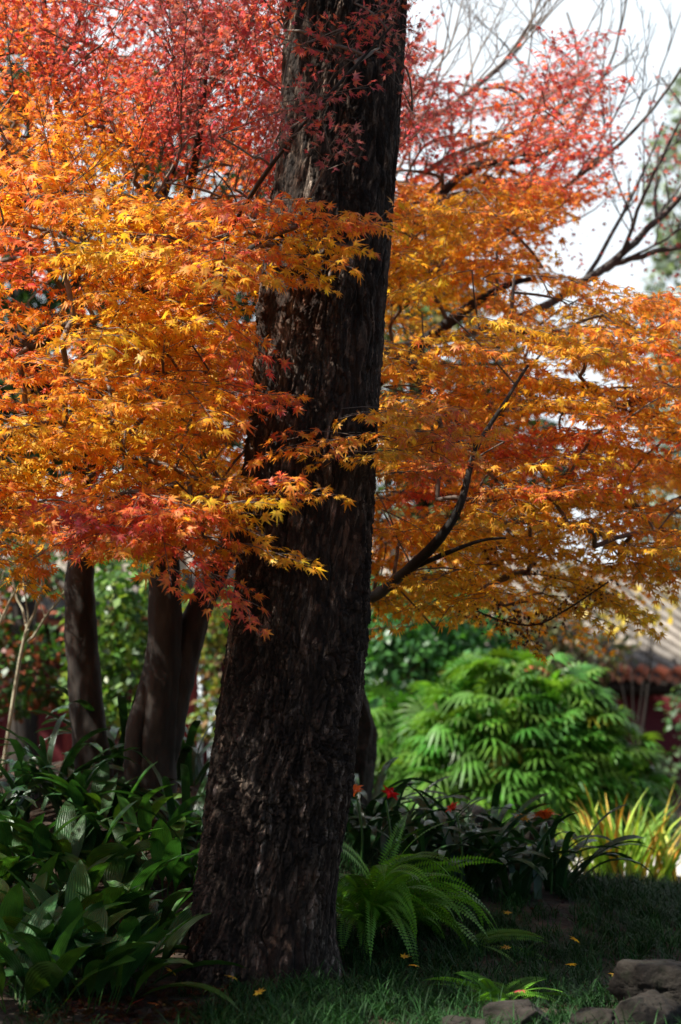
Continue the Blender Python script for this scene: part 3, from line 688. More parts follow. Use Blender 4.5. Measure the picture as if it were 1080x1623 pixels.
# pale many-stemmed shrub at the left edge
bz = P(0, 1130, 10.9); bz[2] = ground_z(bz[0], bz[1]) - .05
tS = plain_tree('bare_shrub', 'bare shrub of thin pale stems rising at the left edge below the leaves', bz, cat='shrub')
for pts, r0, r1, kids in (([bz, P(30, 1060, 10.9), P(50, 985, 10.9), P(66, 930, 10.9), P(88, 830, 10.9)], .013, .005, 4),
                          ([P(44, 1020, 10.9), P(75, 975, 10.85), P(112, 925, 10.8), P(135, 850, 10.8)], .008, .004, 4),
                          ([P(46, 1000, 10.9), P(30, 955, 11), P(10, 880, 11), P(-10, 800, 11)], .008, .004, 4),
                          ([bz, P(-15, 1050, 10.9), P(12, 960, 10.9), P(45, 900, 10.8), P(62, 820, 10.8)], .010, .004, 4),
                          ([bz, P(-30, 1000, 10.7), P(-20, 940, 10.7), P(20, 860, 10.7)], .009, .004, 3)):
    mb = MB(); bare(mb, pts, r0, r1, rr_, kids, 1, 12); mb.V = [at_root(tS, v) for v in mb.V]; mb.build('stem', M_pale_stem, tS, smooth=True)

# ------------------------------------------------------------------ leafy plants under the trees
def w_broad(w): return lambda t: w * np.clip(np.where(t < .28, .07 + .0 * t, np.sin(np.clip((t - .28) / .72, 0, 1) ** .8 * math.pi) ** .75), .02, 1)
def w_strap(w): return lambda t: w * np.clip(np.minimum(.75 + t, 1) * np.clip((1 - t) / .14, 0, 1) ** .55, .03, 1)
def w_taper(w): return lambda t: w * np.clip(np.minimum(.7 + t * 1.5, 1) * (1 - t ** 2.2), .03, 1)

def clump(kind, r, n, L, w, spread, el=(50, 85), bend=(.7, 1.7), mat=None, cols=((1, 1, 1),), seg=9, fold=.28):
    mb = MB()
    for k in range(n):
        a = r.uniform(0, 2 * math.pi); q = r.uniform(0, spread) ** .8
        b = np.array([math.cos(a) * q, math.sin(a) * q, -.02]); az = a + r.normal(0, .6)
        c = np.array(cols[r.integers(0, len(cols))]) * r.uniform(.7, 1.35)
        ribbon(mb, b, az, RAD(r.uniform(*el)), r.uniform(*bend), L * r.uniform(.7, 1.15), kind(w * r.uniform(.75, 1.15)), fold, seg, r.normal(0, .35), c, r.normal(0, .25))
    return mb

rp = np.random.default_rng(3)
def spot(px, Y, lift=0.):
    x = P(px, 1200, Y)[0]; return (x, Y, float(ground_z(x, Y)) + lift)

AG = 'broad-leaved plants on the bank at the left'
protoA = [clump(w_broad, rp, 23, .44, .046, .12, (34, 84), (.6, 1.7), cols=((1, 1, 1), (1.25, 1.2, .9), (.8, .9, 1), (.7, .8, .9), (1.7, 1.25, .8))) for _ in range(3)]
pa = [m.build('broad_leaf_plant', M_broad, smooth=True) for m in protoA]
A_SPOTS = [(35, 7.25, 'broad glossy green leaves at the very bottom left corner'), (150, 7.3, 'broad-leaved plant beside the bare patch of soil at bottom left'),
    (-25, 7.6, 'broad green leaves cut by the left edge, above the corner plant'), (90, 7.6, 'sunlit broad-leaved plant with the brightest pointed leaves at lower left'),
    (185, 7.75, 'broad-leaved plant whose long leaves reach toward the big trunk base'), (20, 8.0, 'upright broad leaves behind the sunlit plant at the left edge'),
    (125, 8.1, 'dark broad-leaved plant directly behind the sunlit one'), (225, 8.3, 'low dark broad-leaved plant near the left flank of the big trunk'),
    (60, 8.5, 'shaded broad-leaved plant halfway up the left bank'), (-35, 8.6, 'shaded broad leaves at the left edge halfway up the bank'),
    (170, 8.65, 'dark leaf clump halfway up the bank below the forked maple'), (265, 8.9, 'dark leaf clump touching the left side of the big trunk'),
    (110, 8.95, 'dark leaf clump below the straight slim maple'), (25, 9.1, 'dark leaf clump high on the bank at the left edge'),
    (215, 9.25, 'small dark leaf clump right below the forked maple base'), (160, 9.5, 'dark leaf clump at the foot of the straight slim maple')]
for k, (px, Y, lab) in enumerate(A_SPOTS):
    s = rp.uniform(.85, 1.1); args = (spot(px, Y), rp.uniform(0, 6.28), (s, s, s))
    if k < 3: o = pa[k]; o.location, o.rotation_euler, o.scale = args[0], (0, 0, args[1]), args[2]; tag(o, lab, 'plant', AG)
    else: o = dup(pa[k % 3], *args, lab); o['group'] = AG; o['category'] = 'plant'

SG = 'dark strap-leaved plants'
protoS = [clump(w_strap, rp, 20, .52, .020, .07, (55, 88), (1.1, 2.3), cols=((1, 1, 1), (1.2, 1.2, 1)), seg=10) for _ in range(3)]
ps = [m.build('strap_leaf_plant', M_strap, smooth=True) for m in protoS]
S_SPOTS = [(40, 9.7, 'strap leaves arching at the top of the bank under the pale bare stems'), (-10, 9.5, 'strap-leaved plant at the left edge on top of the bank'), (85, 9.9, 'strap-leaved plant left of the straight maple foot'),
    (190, 10.4, 'strap leaves between the straight and the forked maple'), (305, 9.5, 'strap-leaved plant between forked maple and big trunk'), (300, 10.3, 'strap leaves standing up behind the forked maple stem'),
    (328, 9.0, 'drooping strap leaves hard against the left side of big trunk'), (120, 9.7, 'strap-leaved plant in front of the straight maple foot'),
    (575, 9.9, 'strap-leaved plant close to the right side of the big trunk'), (625, 10.3, 'strap-leaved plant under the red flower'),
    (660, 9.7, 'strap-leaved plant behind the tip of the large fern'), (700, 10.1, 'strap-leaved plant with two tall upright leaves, under a small red flower'),
    (735, 9.6, 'dark plant with curled leaves right of the fern'), (775, 10.0, 'strap-leaved plant in the middle of the dark row at right'),
    (815, 9.6, 'dark plant whose pale leaf tips hang over the grass'), (850, 10.2, 'strap-leaved plant below the orange flower'),
    (872, 9.9, 'rightmost dark strap-leaved plant, next to the yellow-striped plant'), (760, 10.5, 'strap-leaved plant at the back of the row before the fan palm'),
    (560, 10.5, 'bright backlit leaves peeping out behind the big trunk at right')]
for k, (px, Y, lab) in enumerate(S_SPOTS):
    s = rp.uniform(.88, 1.1); args = (spot(px, Y), rp.uniform(0, 6.28), (s, s, s))
    if k < 3: o = ps[k]; o.location, o.rotation_euler, o.scale = args[0], (0, 0, args[1]), args[2]; tag(o, lab, 'plant', SG)
    else: o = dup(ps[k % 3], *args, lab); o['group'] = SG; o['category'] = 'plant'

def flower(px, py, Y, col, label, n=2, size=.07):
    top = P(px, py, Y); b = np.array([top[0] + .02, Y, float(ground_z(top[0], Y))])
    root = thing('flower', label, 'flower', b, 0, 'flowers above the strap leaves')
    mb = MB(); tube(mb, at_root(root, smooth_line([b, (b + top) / 2 + np.array([.015, 0, 0]), top], 8)), np.linspace(.007, .005, 8), 6, (.06, .16, .03)); mb.build('stalk', M_lily, root, smooth=True)
    mb = MB()
    for q in range(n):
        a0 = rp.uniform(0, 6.28); tilt = rp.uniform(.2, .9)
        d = nrm(np.array([math.cos(a0) * tilt, math.sin(a0) * tilt, .8])); s = nrm(np.cross(d, [.3, .2, 1.])); u = np.cross(s, d); c = at_root(root, top) + d * .02
        for k in range(6):
            e = s * math.cos(k * math.pi / 3) + u * math.sin(k * math.pi / 3); t = np.linspace(0, 1, 6)[:, None]
            mid = c + d * size * (t * .9 - .45 * t ** 3) + e * size * (.15 * t + .75 * t ** 2); sd = np.cross(e, d)
            w = size * .2 * np.sin(np.clip(t * .94 + .06, 0, 1) * math.pi) + .0008
            V = np.stack([mid - sd * w, mid + sd * w], 1).reshape(-1, 3); i = np.arange(5)[:, None] * 2
            mb.add(V, i + np.array([[0, 1, 3, 2]]), np.array(col) * rp.uniform(.8, 1.2))
    mb.build('bloom', M_petal, root, smooth=True)
flower(612, 1268, 9.45, (.62, .02, .025), 'bright red flower above leaves just right of the big trunk', 2, .06)
flower(566, 1262, 9.6, (.7, .16, .02), 'small orange flower half hidden by the big trunk edge', 2, .05)
flower(724, 1288, 9.6, (.62, .06, .02), 'small red-orange flower between two upright dark leaves', 2, .045)
flower(866, 1304, 9.75, (.75, .17, .03), 'open orange flower beside the yellow-striped plant', 3, .07)
flower(826, 1306, 9.8, (.75, .4, .04), 'small yellow-orange bloom left of the open orange flower', 2, .04)

# yellow and green striped clump at the right
def lily(n, r):
    mb = MB()
    for k in range(n):
        q = r.uniform(0, .26); a = r.uniform(0, 6.28); b = np.array([math.cos(a) * q * 1.3, math.sin(a) * q, -.02])
        c = ((.22, .42, .05), (.36, .50, .06), (.62, .42, .05), (.62, .30, .05), (.45, .52, .10))[r.choice(5, p=[.34, .26, .18, .09, .13])]
        ribbon(mb, b, a + r.normal(0, .5), RAD(r.uniform(58, 88)), r.uniform(.2, 1.2), r.uniform(.48, .74), w_taper(r.uniform(.012, .022)), .45, 8, r.normal(0, .5), np.array(c) * r.uniform(.7, 1.2))
    return mb
o = lily(130, rp).build('striped_leaf_plant', M_lily, smooth=True); o.location = spot(975, 12.6); tag(o, 'tall clump of yellow and green sword leaves at the right beside the path', 'plant')
o = lily(22, rp).build('striped_leaf_plant', M_lily, smooth=True); o.location = spot(1060, 12.8); o.scale = (.9, .9, .85); tag(o, 'smaller yellow-green clump leaning right at the right edge, over the pale path', 'plant')

# ferns
def frond(mb, base, az, el, bend, L, r, w=.05, col=(1, 1, 1)):
    n = 46; t = np.linspace(0, 1, n); e = el - bend * t ** 1.25; a = az + r.normal(0, .2) * t
    st = np.stack([np.cos(e) * np.cos(a), np.cos(e) * np.sin(a), np.sin(e)], 1); pts = np.vstack([[0, 0, 0], np.cumsum(st[:-1] * L / n, 0)]) + base
    nn = np.stack([-np.sin(e) * np.cos(a), -np.sin(e) * np.sin(a), np.cos(e)], 1); ss = np.cross(st, nn); tw = r.normal(0, .5)
    ss, nn = ss * math.cos(tw) + nn * math.sin(tw), nn * math.cos(tw) - ss * math.sin(tw)
    tube(mb, pts[::3], .0018, 3, np.array(col) * .8, cap=False)
    i = np.arange(4, n); wd = w * np.clip(np.minimum(t * 3.5, 1) * (1 - t ** 3), .06, 1)
    for s in (-1, 1):
        p = pts[i]; d = nrm(ss[i] * s + st[i] * .18 + nn[i] * .15); ln = (wd[i] * r.uniform(.85, 1.1, len(i)))[:, None]; g = st[i] * (L / n * .46)
        V = np.stack([p, p + d * ln * .45 - g, p + d * ln - nn[i] * ln * .15, p + d * ln * .45 + g], 1)
        mb.add(V.reshape(-1, 3), np.arange(4 * len(i)).reshape(-1, 4), np.array(col) * r.uniform(.85, 1.15))

def fern(label, px, Y, n, L, lift, az=(0, 6.28), el=(25, 80), bend=(1.2, 2.4), w=.05, r=np.random.default_rng(9)):
    b = np.array(spot(px, Y, lift)); root = thing('fern', label, 'fern', b, 0, 'ferns on the right of the trunk')
    mb = MB()
    for k in range(n): frond(mb, rp.normal(0, .03, 3) * np.array([1, 1, .3]), r.uniform(*az), RAD(r.uniform(*el)), r.uniform(*bend), L * r.uniform(.65, 1.15), r, w, np.array([1, 1, 1]) * r.uniform(.6, 1.35))
    mb.build('fronds', M_fern, root)
    if lift > .05:
        mb = MB(); tube(mb, [(0, .03, -lift - .03), (.01, .02, -lift * .5), (0, 0, .02)], [.07, .05, .045], 10); mb.build('rootstock', M_maple_bark, root, smooth=True)
fern('large bright green sword fern arching out beside the right foot of the big trunk', 586, 8.65, 56, .66, .04, (-2.7, .9), (35, 90), (1.2, 2.8), .058)
fern('low fern with a few pale fronds lying on the grass right of the large fern', 725, 8.6, 7, .42, 0, (-1.2, 1.0), (8, 35), (.5, 1.1), .04)
fern('small bright green fern just above the rocks at the bottom', 790, 7.55, 14, .30, 0, (0, 6.28), (15, 60), (.7, 1.6), .030)

# ------------------------------------------------------------------ mondo grass
rg = np.random.default_rng(77); mb = MB()
NT = 3200
tx, ty = [], []
while len(tx) < NT:
    x, y = rg.uniform(-1.2, 2.7), rg.uniform(6.35, 12.2)
    axx, arr = trunk_axis(0.1)
    if math.hypot(x - axx, y - TY) < arr + .05: continue
    if y < 6.45 + .1 * math.sin(x * 5): continue
    left = x < -.45
    if left and (y > 7.6 or rg.random() < .6): continue
    if -1.0 < x < -.52 and 6.9 < y < 7.5: continue                                  # bare patch of soil
    if x > .1 and fbm(np.array([[x * 2.2, y * 2.2, 3.]]), 2)[0] < .36: continue
    tx.append(x); ty.append(y)
tx, ty = np.array(tx), np.array(ty); tz = ground_z(tx, ty)
nb = 22; bx = np.repeat(tx, nb) + rg.normal(0, .025, NT * nb); by = np.repeat(ty, nb) + rg.normal(0, .025, NT * nb); bz_ = np.repeat(tz, nb) - .005
N = NT * nb; az = rg.uniform(0, 6.28, N); L = rg.uniform(.06, .15, N) * np.repeat(rg.uniform(.7, 1.25, NT), nb); el = np.radians(rg.uniform(45, 88, N)); bend = rg.uniform(.8, 2.3, N)
p = np.stack([bx, by, bz_], 1); rows_ = []; S = 5
for s in range(S):
    t = s / (S - 1); e = el - bend * t; wv = .0018 * (1 - t ** 3) + .0003
    sd = np.stack([-np.sin(az), np.cos(az), np.zeros(N)], 1) * wv
    rows_ += [p - sd, p + sd]
    p = p + (np.stack([np.cos(e) * np.cos(az), np.cos(e) * np.sin(az), np.sin(e)], 1) * (L / (S - 1))[:, None])
V = np.stack(rows_, 1).reshape(-1, 3); f = np.array([[0, 1, 3, 2], [2, 3, 5, 4], [4, 5, 7, 6], [6, 7, 9, 8]])
tint = np.repeat(rg.uniform(.6, 1.5, (N, 1)) * np.array([1, 1, 1.]), S * 2, 0)
mb.add(V, (np.arange(N)[:, None, None] * (2 * S) + f[None]).reshape(-1, 4), tint)
o = mb.build('grass', M_grass); tag(o, 'fine dark mondo grass covering the bed', 'grass', kind='stuff')

# ------------------------------------------------------------------ rocks
def rock(label, px, py, Y, size, seed, rz=0., cat='rock', name='rock', mat=M_stone, chips=9):
    r = np.random.default_rng(seed); nu, nv = 72, 44
    u = np.linspace(0, 2 * math.pi, nu, endpoint=False); v = np.linspace(0, math.pi, nv); Vv, Uu = np.meshgrid(v, u, indexing='ij')
    d = np.stack([np.sin(Vv) * np.cos(Uu), np.sin(Vv) * np.sin(Uu), np.cos(Vv)], -1)
    rad = np.ones(d.shape[:2]) * 1.25
    for k in range(chips + 6):                                                       # cut by random planes: flat broken faces
        nrmv = nrm(r.normal(0, 1, 3)); c = d @ nrmv; off = r.uniform(.72, 1.0)
        rad = np.where(c > .05, np.minimum(rad, off / np.maximum(c, .05)), rad)
    rad = rad * (1 + .16 * (fbm(d * 2.2 + seed, 4) - .5)) + .05 * (fbm(d * 9 + seed, 3) - .5) - .10 * np.clip(1 - np.abs(fbm(d * 2.6 + seed * 3.1, 2) - .5) / .03, 0, 1)
    V = (d * rad[..., None] * np.array(size)).reshape(-1, 3)
    i = np.arange(nv - 1)[:, None] * nu; j = np.arange(nu)[None]; k = (j + 1) % nu
    mb = MB(); mb.add(V, np.stack([i + j, i + nu + j, i + nu + k, i + k], -1).reshape(-1, 4))
    o = mb.build(name, mat, smooth=True); c = P(px, py, Y); o.location = c; o.rotation_euler = (0, 0, rz); tag(o, label, cat, 'rocks edging the bed' if name == 'rock' else None); return o
rock('biggest brown rock at the bottom right edge, set on the lower rocks', 1056, 1566, 7.2, (.20, .16, .105), 1)
rock('low dark rock under the biggest one, in the bottom right corner', 1025, 1618, 6.95, (.15, .12, .09), 2, .4)
rock('flat-topped rock left of the bottom right corner rocks', 950, 1628, 6.95, (.10, .11, .07), 3, 1.1)
rock('grey rock with a fallen red leaf on top, at the bottom centre right', 815, 1622, 6.95, (.13, .11, .08), 4, .2)
rock('small pale rounded rock lowest at the bottom edge', 735, 1642, 6.8, (.085, .09, .06), 5, .7)
rock('thin flat stone at the bottom edge between two rocks', 905, 1640, 6.85, (.08, .08, .04), 6, .1)
rock('grey standing stone right behind the big trunk', 566, 1190, 11.6, (.115, .11, .40), 12, .2, name='standing_stone', cat='stone')
rock('weathered boulder in front of the fan palm, behind the dark leaves', 738, 1300, 12.4, (.15, .14, .085), 9, .2, name='boulder', cat='stone')
rock('brown block of stone left of the yellow-striped plant', 853, 1312, 12.4, (.09, .10, .085), 10, .9, name='boulder', cat='stone')

# ------------------------------------------------------------------ leaves fallen on the ground
FL = [(640, 1513, 8.0, .1, 'pale yellow fallen leaf right of the hanging fern frond'), (807, 1475, 8.9, .1, 'yellow fallen leaf in the grass below the dark strap leaves'), (806, 1517, 8.2, .15, 'orange-yellow fallen leaf in the middle of the grass'),
      (903, 1522, 7.9, .1, 'yellow fallen leaf right of the middle of the grass'), (914, 1489, 8.5, .12, 'yellow fallen leaf farther back in the grass, toward the path'), (976, 1530, 7.7, .1, 'yellow fallen leaf beside the biggest rock'),
      (662, 1527, 7.8, .2, 'brownish-yellow fallen leaf low in the grass'), (372, 1548, 7.4, .05, 'bright yellow fallen leaf at the front foot of the big trunk'), (410, 1606, 7.1, .05, 'lone yellow fallen leaf in grass at the bottom centre'),
      (275, 1535, 7.5, .08, 'yellow fallen leaf left of the trunk foot'), (250, 1560, 7.3, .5, 'orange fallen leaf on the bare soil'), (215, 1555, 7.3, .7, 'red fallen leaf on the bare soil'), (826, 1574, 6.93, .85, 'red fallen leaf on the grey rock')]
protoL = None
rf = np.random.default_rng(8)
for (px, py, Y, t, lab) in FL:
    mb = MB(); TV, TF = MAPLE[rf.integers(0, 4)]; mb.add(TV * .075, TF, leaf_cols(np.array([t]), rf)[0])
    o = mb.build('fallen_leaf', M_maple); x = P(px, py, Y)[0]; z = float(ground_z(x, Y)) + .10
    if 'soil' in lab: z -= .07
    if 'rock' in lab and 'grey' in lab: z = P(px, py, Y)[2] + .01
    o.location = (x, Y, z); o.rotation_euler = (rf.uniform(.1, .9), rf.uniform(-.4, .4), rf.uniform(0, 6.28)); tag(o, lab, 'leaf', 'fallen maple leaves')
# the fine litter nobody could count
mb = MB(); n = 2000; x = rf.uniform(-2.2, 2.5, n); y = rf.uniform(6.6, 12, n); x[:900] = rf.uniform(-1.1, -.4, 900); y[:900] = rf.uniform(6.7, 7.7, 900)
pp = np.stack([x, y, ground_z(x, y) + rf.uniform(.004, .02, n)], 1); a = nrm(np.stack([rf.normal(0, 1, n), rf.normal(0, 1, n), rf.normal(0, .25, n)], 1))
cc = leaf_cols(rf.uniform(.1, .9, n), rf) * .5 + np.array([.05, .03, .015])
add_leaves(mb, pp, a, cc * rf.uniform(.06, .28, (n, 1)), .055, rf, .35); o = mb.build('leaf_litter', M_maple); tag(o, 'brown leaf litter scattered on the soil', 'leaf litter', kind='stuff')

# ------------------------------------------------------------------ fan palm
rq = np.random.default_rng(13)
def fan_palm(label, px, Y, Wd, Ht, n, r):
    b = np.array(spot(px, Y)); root = thing('fan_palm', label, 'palm', b, 0)
    mbs, mbl = MB(), MB()
    for k in range(26):
        a = r.uniform(0, 6.28); q = r.uniform(.05, .6); e = np.array([math.cos(a) * Wd * q, math.sin(a) * Wd * .6 * q, Ht * r.uniform(.5, .8)])
        s0 = e * np.array([.35, .35, 0]); tube(mbs, smooth_line([s0, (s0 + e) / 2 + UP * .1, e], 8), np.linspace(.016, .012, 8), 6, (.4, .3, .2))
    for k in range(n):
        a = r.uniform(0, 6.28); ph = math.asin(r.uniform(0, 1)) ; f = r.uniform(.72, 1.0) * (1 + .16 * math.sin(a * 3 + 1) * math.cos(ph))
        o_ = np.array([math.cos(a) * math.cos(ph), math.sin(a) * math.cos(ph), math.sin(ph)]); h = o_ * np.array([Wd, Wd * .62, Ht * .94]) * f + UP * .1
        ax = nrm(o_ * np.array([1, 1, .5]) + r.normal(0, .35, 3) + UP * r.uniform(-.55, .35)); nn = nrm(UP + o_ * .5 + r.normal(0, .25, 3)); nn = nrm(nn - ax * (nn @ ax)); sd = np.cross(ax, nn)
        tube(mbs, [h * np.array([.72, .72, .72]), h - UP * .02 - ax * .06, h], .004, 4, (.5, .6, .25), cap=False)
        Lf = r.uniform(.20, .31); dr = r.uniform(.25, .75); c = np.array([1, 1, 1]) * r.uniform(.55, 1.25) * np.array([r.uniform(.8, 1.6), 1, r.uniform(.7, 1.3)]) * (np.array([2.6, .95, .8]) if r.random() < .012 else 1)
        for ang in np.radians(np.linspace(-82, 82, 10)) + r.normal(0, .04):
            d = ax * math.cos(ang) + sd * math.sin(ang); w = np.cross(d, nn); L_ = Lf * (1 - .25 * abs(ang) / 1.4) * r.uniform(.9, 1.08)
            t = np.array([0, .35, .7, 1.])[:, None]; m = h + d * L_ * t - UP * dr * L_ * t ** 2.2; hw = np.array([.004, .0145, .012, .002])[:, None]
            V = np.stack([m - w * hw, m + w * hw], 1).reshape(-1, 3); i = np.arange(3)[:, None] * 2
            mbl.add(V, i + np.array([[0, 1, 3, 2]]), c)
    mbs.build('stems', M_lily, root, smooth=True); mbl.build('fronds', M_palm, root)
fan_palm('big rounded fan palm in the sun, bright green, right of the big trunk', 805, 16.5, 1.16, 1.62, 1350, rq)
fan_palm('smaller fan palm joined to the left of the big rounded one', 632, 16.9, .74, 1.3, 340, rq)

# ------------------------------------------------------------------ shrubs, far trees, vines
def foliage(mb, blobs, n, ll, lw, cols, r, hang=.3, shell=.6):
    vol = np.array([b[1][0] * b[1][1] * b[1][2] for b in blobs]) ** .67; pick = r.choice(len(blobs), n, p=vol / vol.sum())
    c = np.array([b[0] for b in blobs])[pick]; s = np.array([b[1] for b in blobs])[pick]
    d = nrm(r.normal(0, 1, (n, 3))); p = c + d * s * (shell + (1.05 - shell) * r.random((n, 1)) ** .6)
    p = p + .18 * s * (np.stack([fbm(p * 3 + k, 2) for k in range(3)], 1) - .5) * 2
    ax = nrm(d * .6 + r.normal(0, .7, (n, 3)) - UP * hang); nn = nrm(d * .7 + UP * .5 + r.normal(0, .5, (n, 3))); nn = nrm(nn - ax * (nn * ax).sum(1, keepdims=True)); w = np.cross(ax, nn)
    L = (ll * r.uniform(.6, 1.2, n))[:, None]; W_ = L * lw
    V = np.stack([p, p + ax * L * .45 + w * W_ + nn * L * .08, p + ax * L - nn * L * .12, p + ax * L * .45 - w * W_ + nn * L * .08], 1)
    cc = np.array(cols)[r.integers(0, len(cols), n)] * r.uniform(.65, 1.35, (n, 1))
    mb.add(V.reshape(-1, 3), np.arange(4 * n).reshape(n, 4), np.repeat(cc, 4, 0))

def blobs_px(items): return [(P(x, y, Y), np.array(s)) for (x, y, Y, s) in items]

def leafy(name, label, cat, basepx, Y, items, n, ll, lw, cols, r, trunk=None, group=None, hang=.3, shell=.6, mat=M_bush):
    b = np.array(spot(basepx, Y)); root = thing(name, label, cat, b, 0, group); mb = MB(); bl = blobs_px(items)
    foliage(mb, [(at_root(root, c), s) for c, s in bl], n, ll, lw, cols, r, hang, shell); mb.build('crown' if trunk else 'foliage', mat, root)
    mb = MB(); top = max(bl, key=lambda q: q[0][2])[0]; rt = trunk or .02
    if trunk: tube(mb, at_root(root, smooth_line([b - UP * .1, (b + top) / 2 + np.array([.05, 0, 0]), top], 10)), np.linspace(rt, rt * .4, 10), 9)
    for c, s in bl:
        m = b + (top - b) * .35 if trunk else b
        tube(mb, at_root(root, smooth_line([m, (m + c) / 2 + UP * .08, c], 7)), np.linspace(rt * .5, rt * .2, 7), 5)
    mb.build('trunk' if trunk else 'stems', M_maple_bark, root, smooth=True); return root

rs = np.random.default_rng(41)
GRN = [(.05, .13, .02), (.08, .18, .03), (.12, .22, .035), (.035, .09, .02)]
leafy('leafy_shrub', 'sunlit green shrub seen between the straight and the forked maple', 'shrub', 200, 15,
      [(175, 990, 15, (.34, .4, .34)), (230, 1040, 15.2, (.36, .4, .4)), (200, 930, 15.1, (.42, .4, .3)), (215, 1100, 15, (.3, .35, .3)), (150, 1090, 15.3, (.25, .3, .3))], 2600, .085, .34, GRN + [(.22, .3, .04)], rs)
leafy('leafy_shrub', 'darker green shrub at the left edge behind the pale bare stems', 'shrub', 40, 15.5,
      [(20, 1070, 15.5, (.4, .4, .3)), (70, 1060, 15.7, (.3, .4, .3)), (-60, 1000, 15.5, (.4, .4, .5)), (60, 900, 16.5, (.5, .4, .25))], 2200, .085, .34, [(.03, .08, .02), (.05, .12, .02), (.2, .05, .02)], rs)
leafy('leafy_shrub', 'small yellow-green shrub between the forked maple and the big trunk', 'shrub', 350, 16.5,
      [(350, 970, 16.5, (.3, .3, .25)), (375, 1040, 16.6, (.3, .3, .35)), (365, 1130, 16.4, (.3, .3, .3)), (310, 1000, 17, (.3, .3, .3))], 1700, .08, .34, [(.06, .13, .03), (.12, .18, .03), (.25, .24, .03), (.16, .09, .03)], rs)
leafy('leafy_shrub', 'mid-green bush rising behind the left part of the fan palm', 'shrub', 690, 19.5,
      [(640, 1040, 19.5, (.5, .5, .45)), (720, 1010, 19.6, (.5, .5, .45)), (760, 1050, 19.4, (.4, .4, .35)), (690, 960, 19.8, (.45, .4, .35)), (600, 990, 19.8, (.4, .4, .5))], 4200, .10, .34, [(.045, .16, .035), (.07, .2, .045), (.03, .1, .03)], rs)
leafy('leafy_shrub', 'brownish-green scrub on the roof edge right of the fan palm top', 'shrub', 870, 20.5,
      [(880, 1010, 20.5, (.45, .4, .35)), (940, 1040, 20.6, (.4, .4, .25)), (820, 990, 20.7, (.4, .4, .35)), (900, 950, 21, (.45, .4, .35)), (970, 1030, 21, (.25, .25, .15))], 1300, .10, .34, [(.10, .10, .045), (.16, .09, .05), (.08, .11, .05), (.2, .16, .1)], rs, shell=.3)
leafy('leafy_shrub', 'creeper with small pale green leaves hanging before the red wall at right edge', 'creeper', 1070, 20,
      [(1090, 1100, 20, (.2, .25, .12)), (1085, 1130, 20, (.26, .25, .22)), (1062, 1215, 20, (.08, .2, .08)), (1095, 1180, 20.4, (.2, .2, .16))], 150, .09, .36, [(.06, .13, .05), (.1, .16, .07)], rs)
leafy('yellow_sapling', 'thin sapling with small yellow leaves in front of the pale tiled roof', 'tree', 985, 20.2,
      [(1000, 985, 20.2, (.35, .25, .28)), (960, 970, 20.3, (.25, .2, .25)), (1040, 960, 20.2, (.25, .2, .25))], 75, .11, .4, [(.55, .38, .03), (.6, .45, .06)], rs, trunk=.02, shell=.1)
TG = 'trees beyond the garden'
leafy('evergreen_tree', 'hazy grey-green evergreen at the right edge behind the bare limbs', 'tree', 1090, 30,
      [(1085, 300, 30, (.55, .6, 1.1)), (1100, 480, 30, (.75, .7, 1.2)), (1110, 650, 30, (.9, .8, 1.2)), (1120, 820, 30, (1.0, .9, 1.2)), (1105, 170, 30, (.35, .4, .7))], 5200, .22, .2, [(.20, .26, .18), (.26, .31, .24), (.15, .2, .15)], rs, trunk=.16, group=TG)  # haze is put into the leaf colours: paled, greyed greens
leafy('evergreen_tree', 'dark green tree behind the upper left red leaves', 'tree', 40, 20,
      [(30, 400, 20, (1.0, .9, 1.0)), (-80, 250, 20, (.9, .8, .9)), (60, 600, 20, (1.1, .9, .9)), (-60, 700, 20, (1.1, .9, .9)), (20, 100, 20, (.5, .5, .5))], 6000, .17, .3, [(.03, .07, .02), (.05, .1, .03)], rs, trunk=.16, group=TG)
leafy('evergreen_tree', 'dark tree filling the gaps behind the yellow leaves left of the big trunk', 'tree', 290, 24,
      [(280, 520, 24, (1.25, .9, 1.25)), (380, 660, 24, (1.1,.8,1.0)), (220, 700, 24, (1.1,.8,1.0)), (320, 330, 24, (1.0,.8,1.0)), (430, 400, 24, (1.0,.8,1.0)), (230, 200, 24, (.7, .6, .7))], 6500, .17, .3, [(.03, .06, .02), (.05, .09, .03)], rs, trunk=.16, group=TG)
leafy('evergreen_tree', 'olive tree behind the amber crown right of the big trunk', 'tree', 690, 24,
      [(680, 560, 24, (1.0, .9, 1.1)), (760, 740, 24, (1.1, .8, .9)), (660, 800, 24, (1.0, .8, .8)), (650, 400, 24, (.6, .6, .7))], 6000, .18, .3, [(.07, .11, .035), (.11, .14, .05), (.17, .15, .05)], rs, trunk=.17, group=TG)
mb = MB(); bl = []
for k in range(46):
    x = -26 + k * 1.2 + rs.normal(0, .3); h = rs.uniform(1.2, 2.0); bl.append((np.array([x, 44 + rs.normal(0, 1.5), h * .9]), np.array([1.4, 1.2, h])))
foliage(mb, bl, 16000, .32, .3, [(.07, .11, .06), (.1, .14, .08), (.13, .15, .09)], rs); o = mb.build('treeline', M_bush); tag(o, 'far wood closing the garden behind everything', 'wood', kind='stuff')

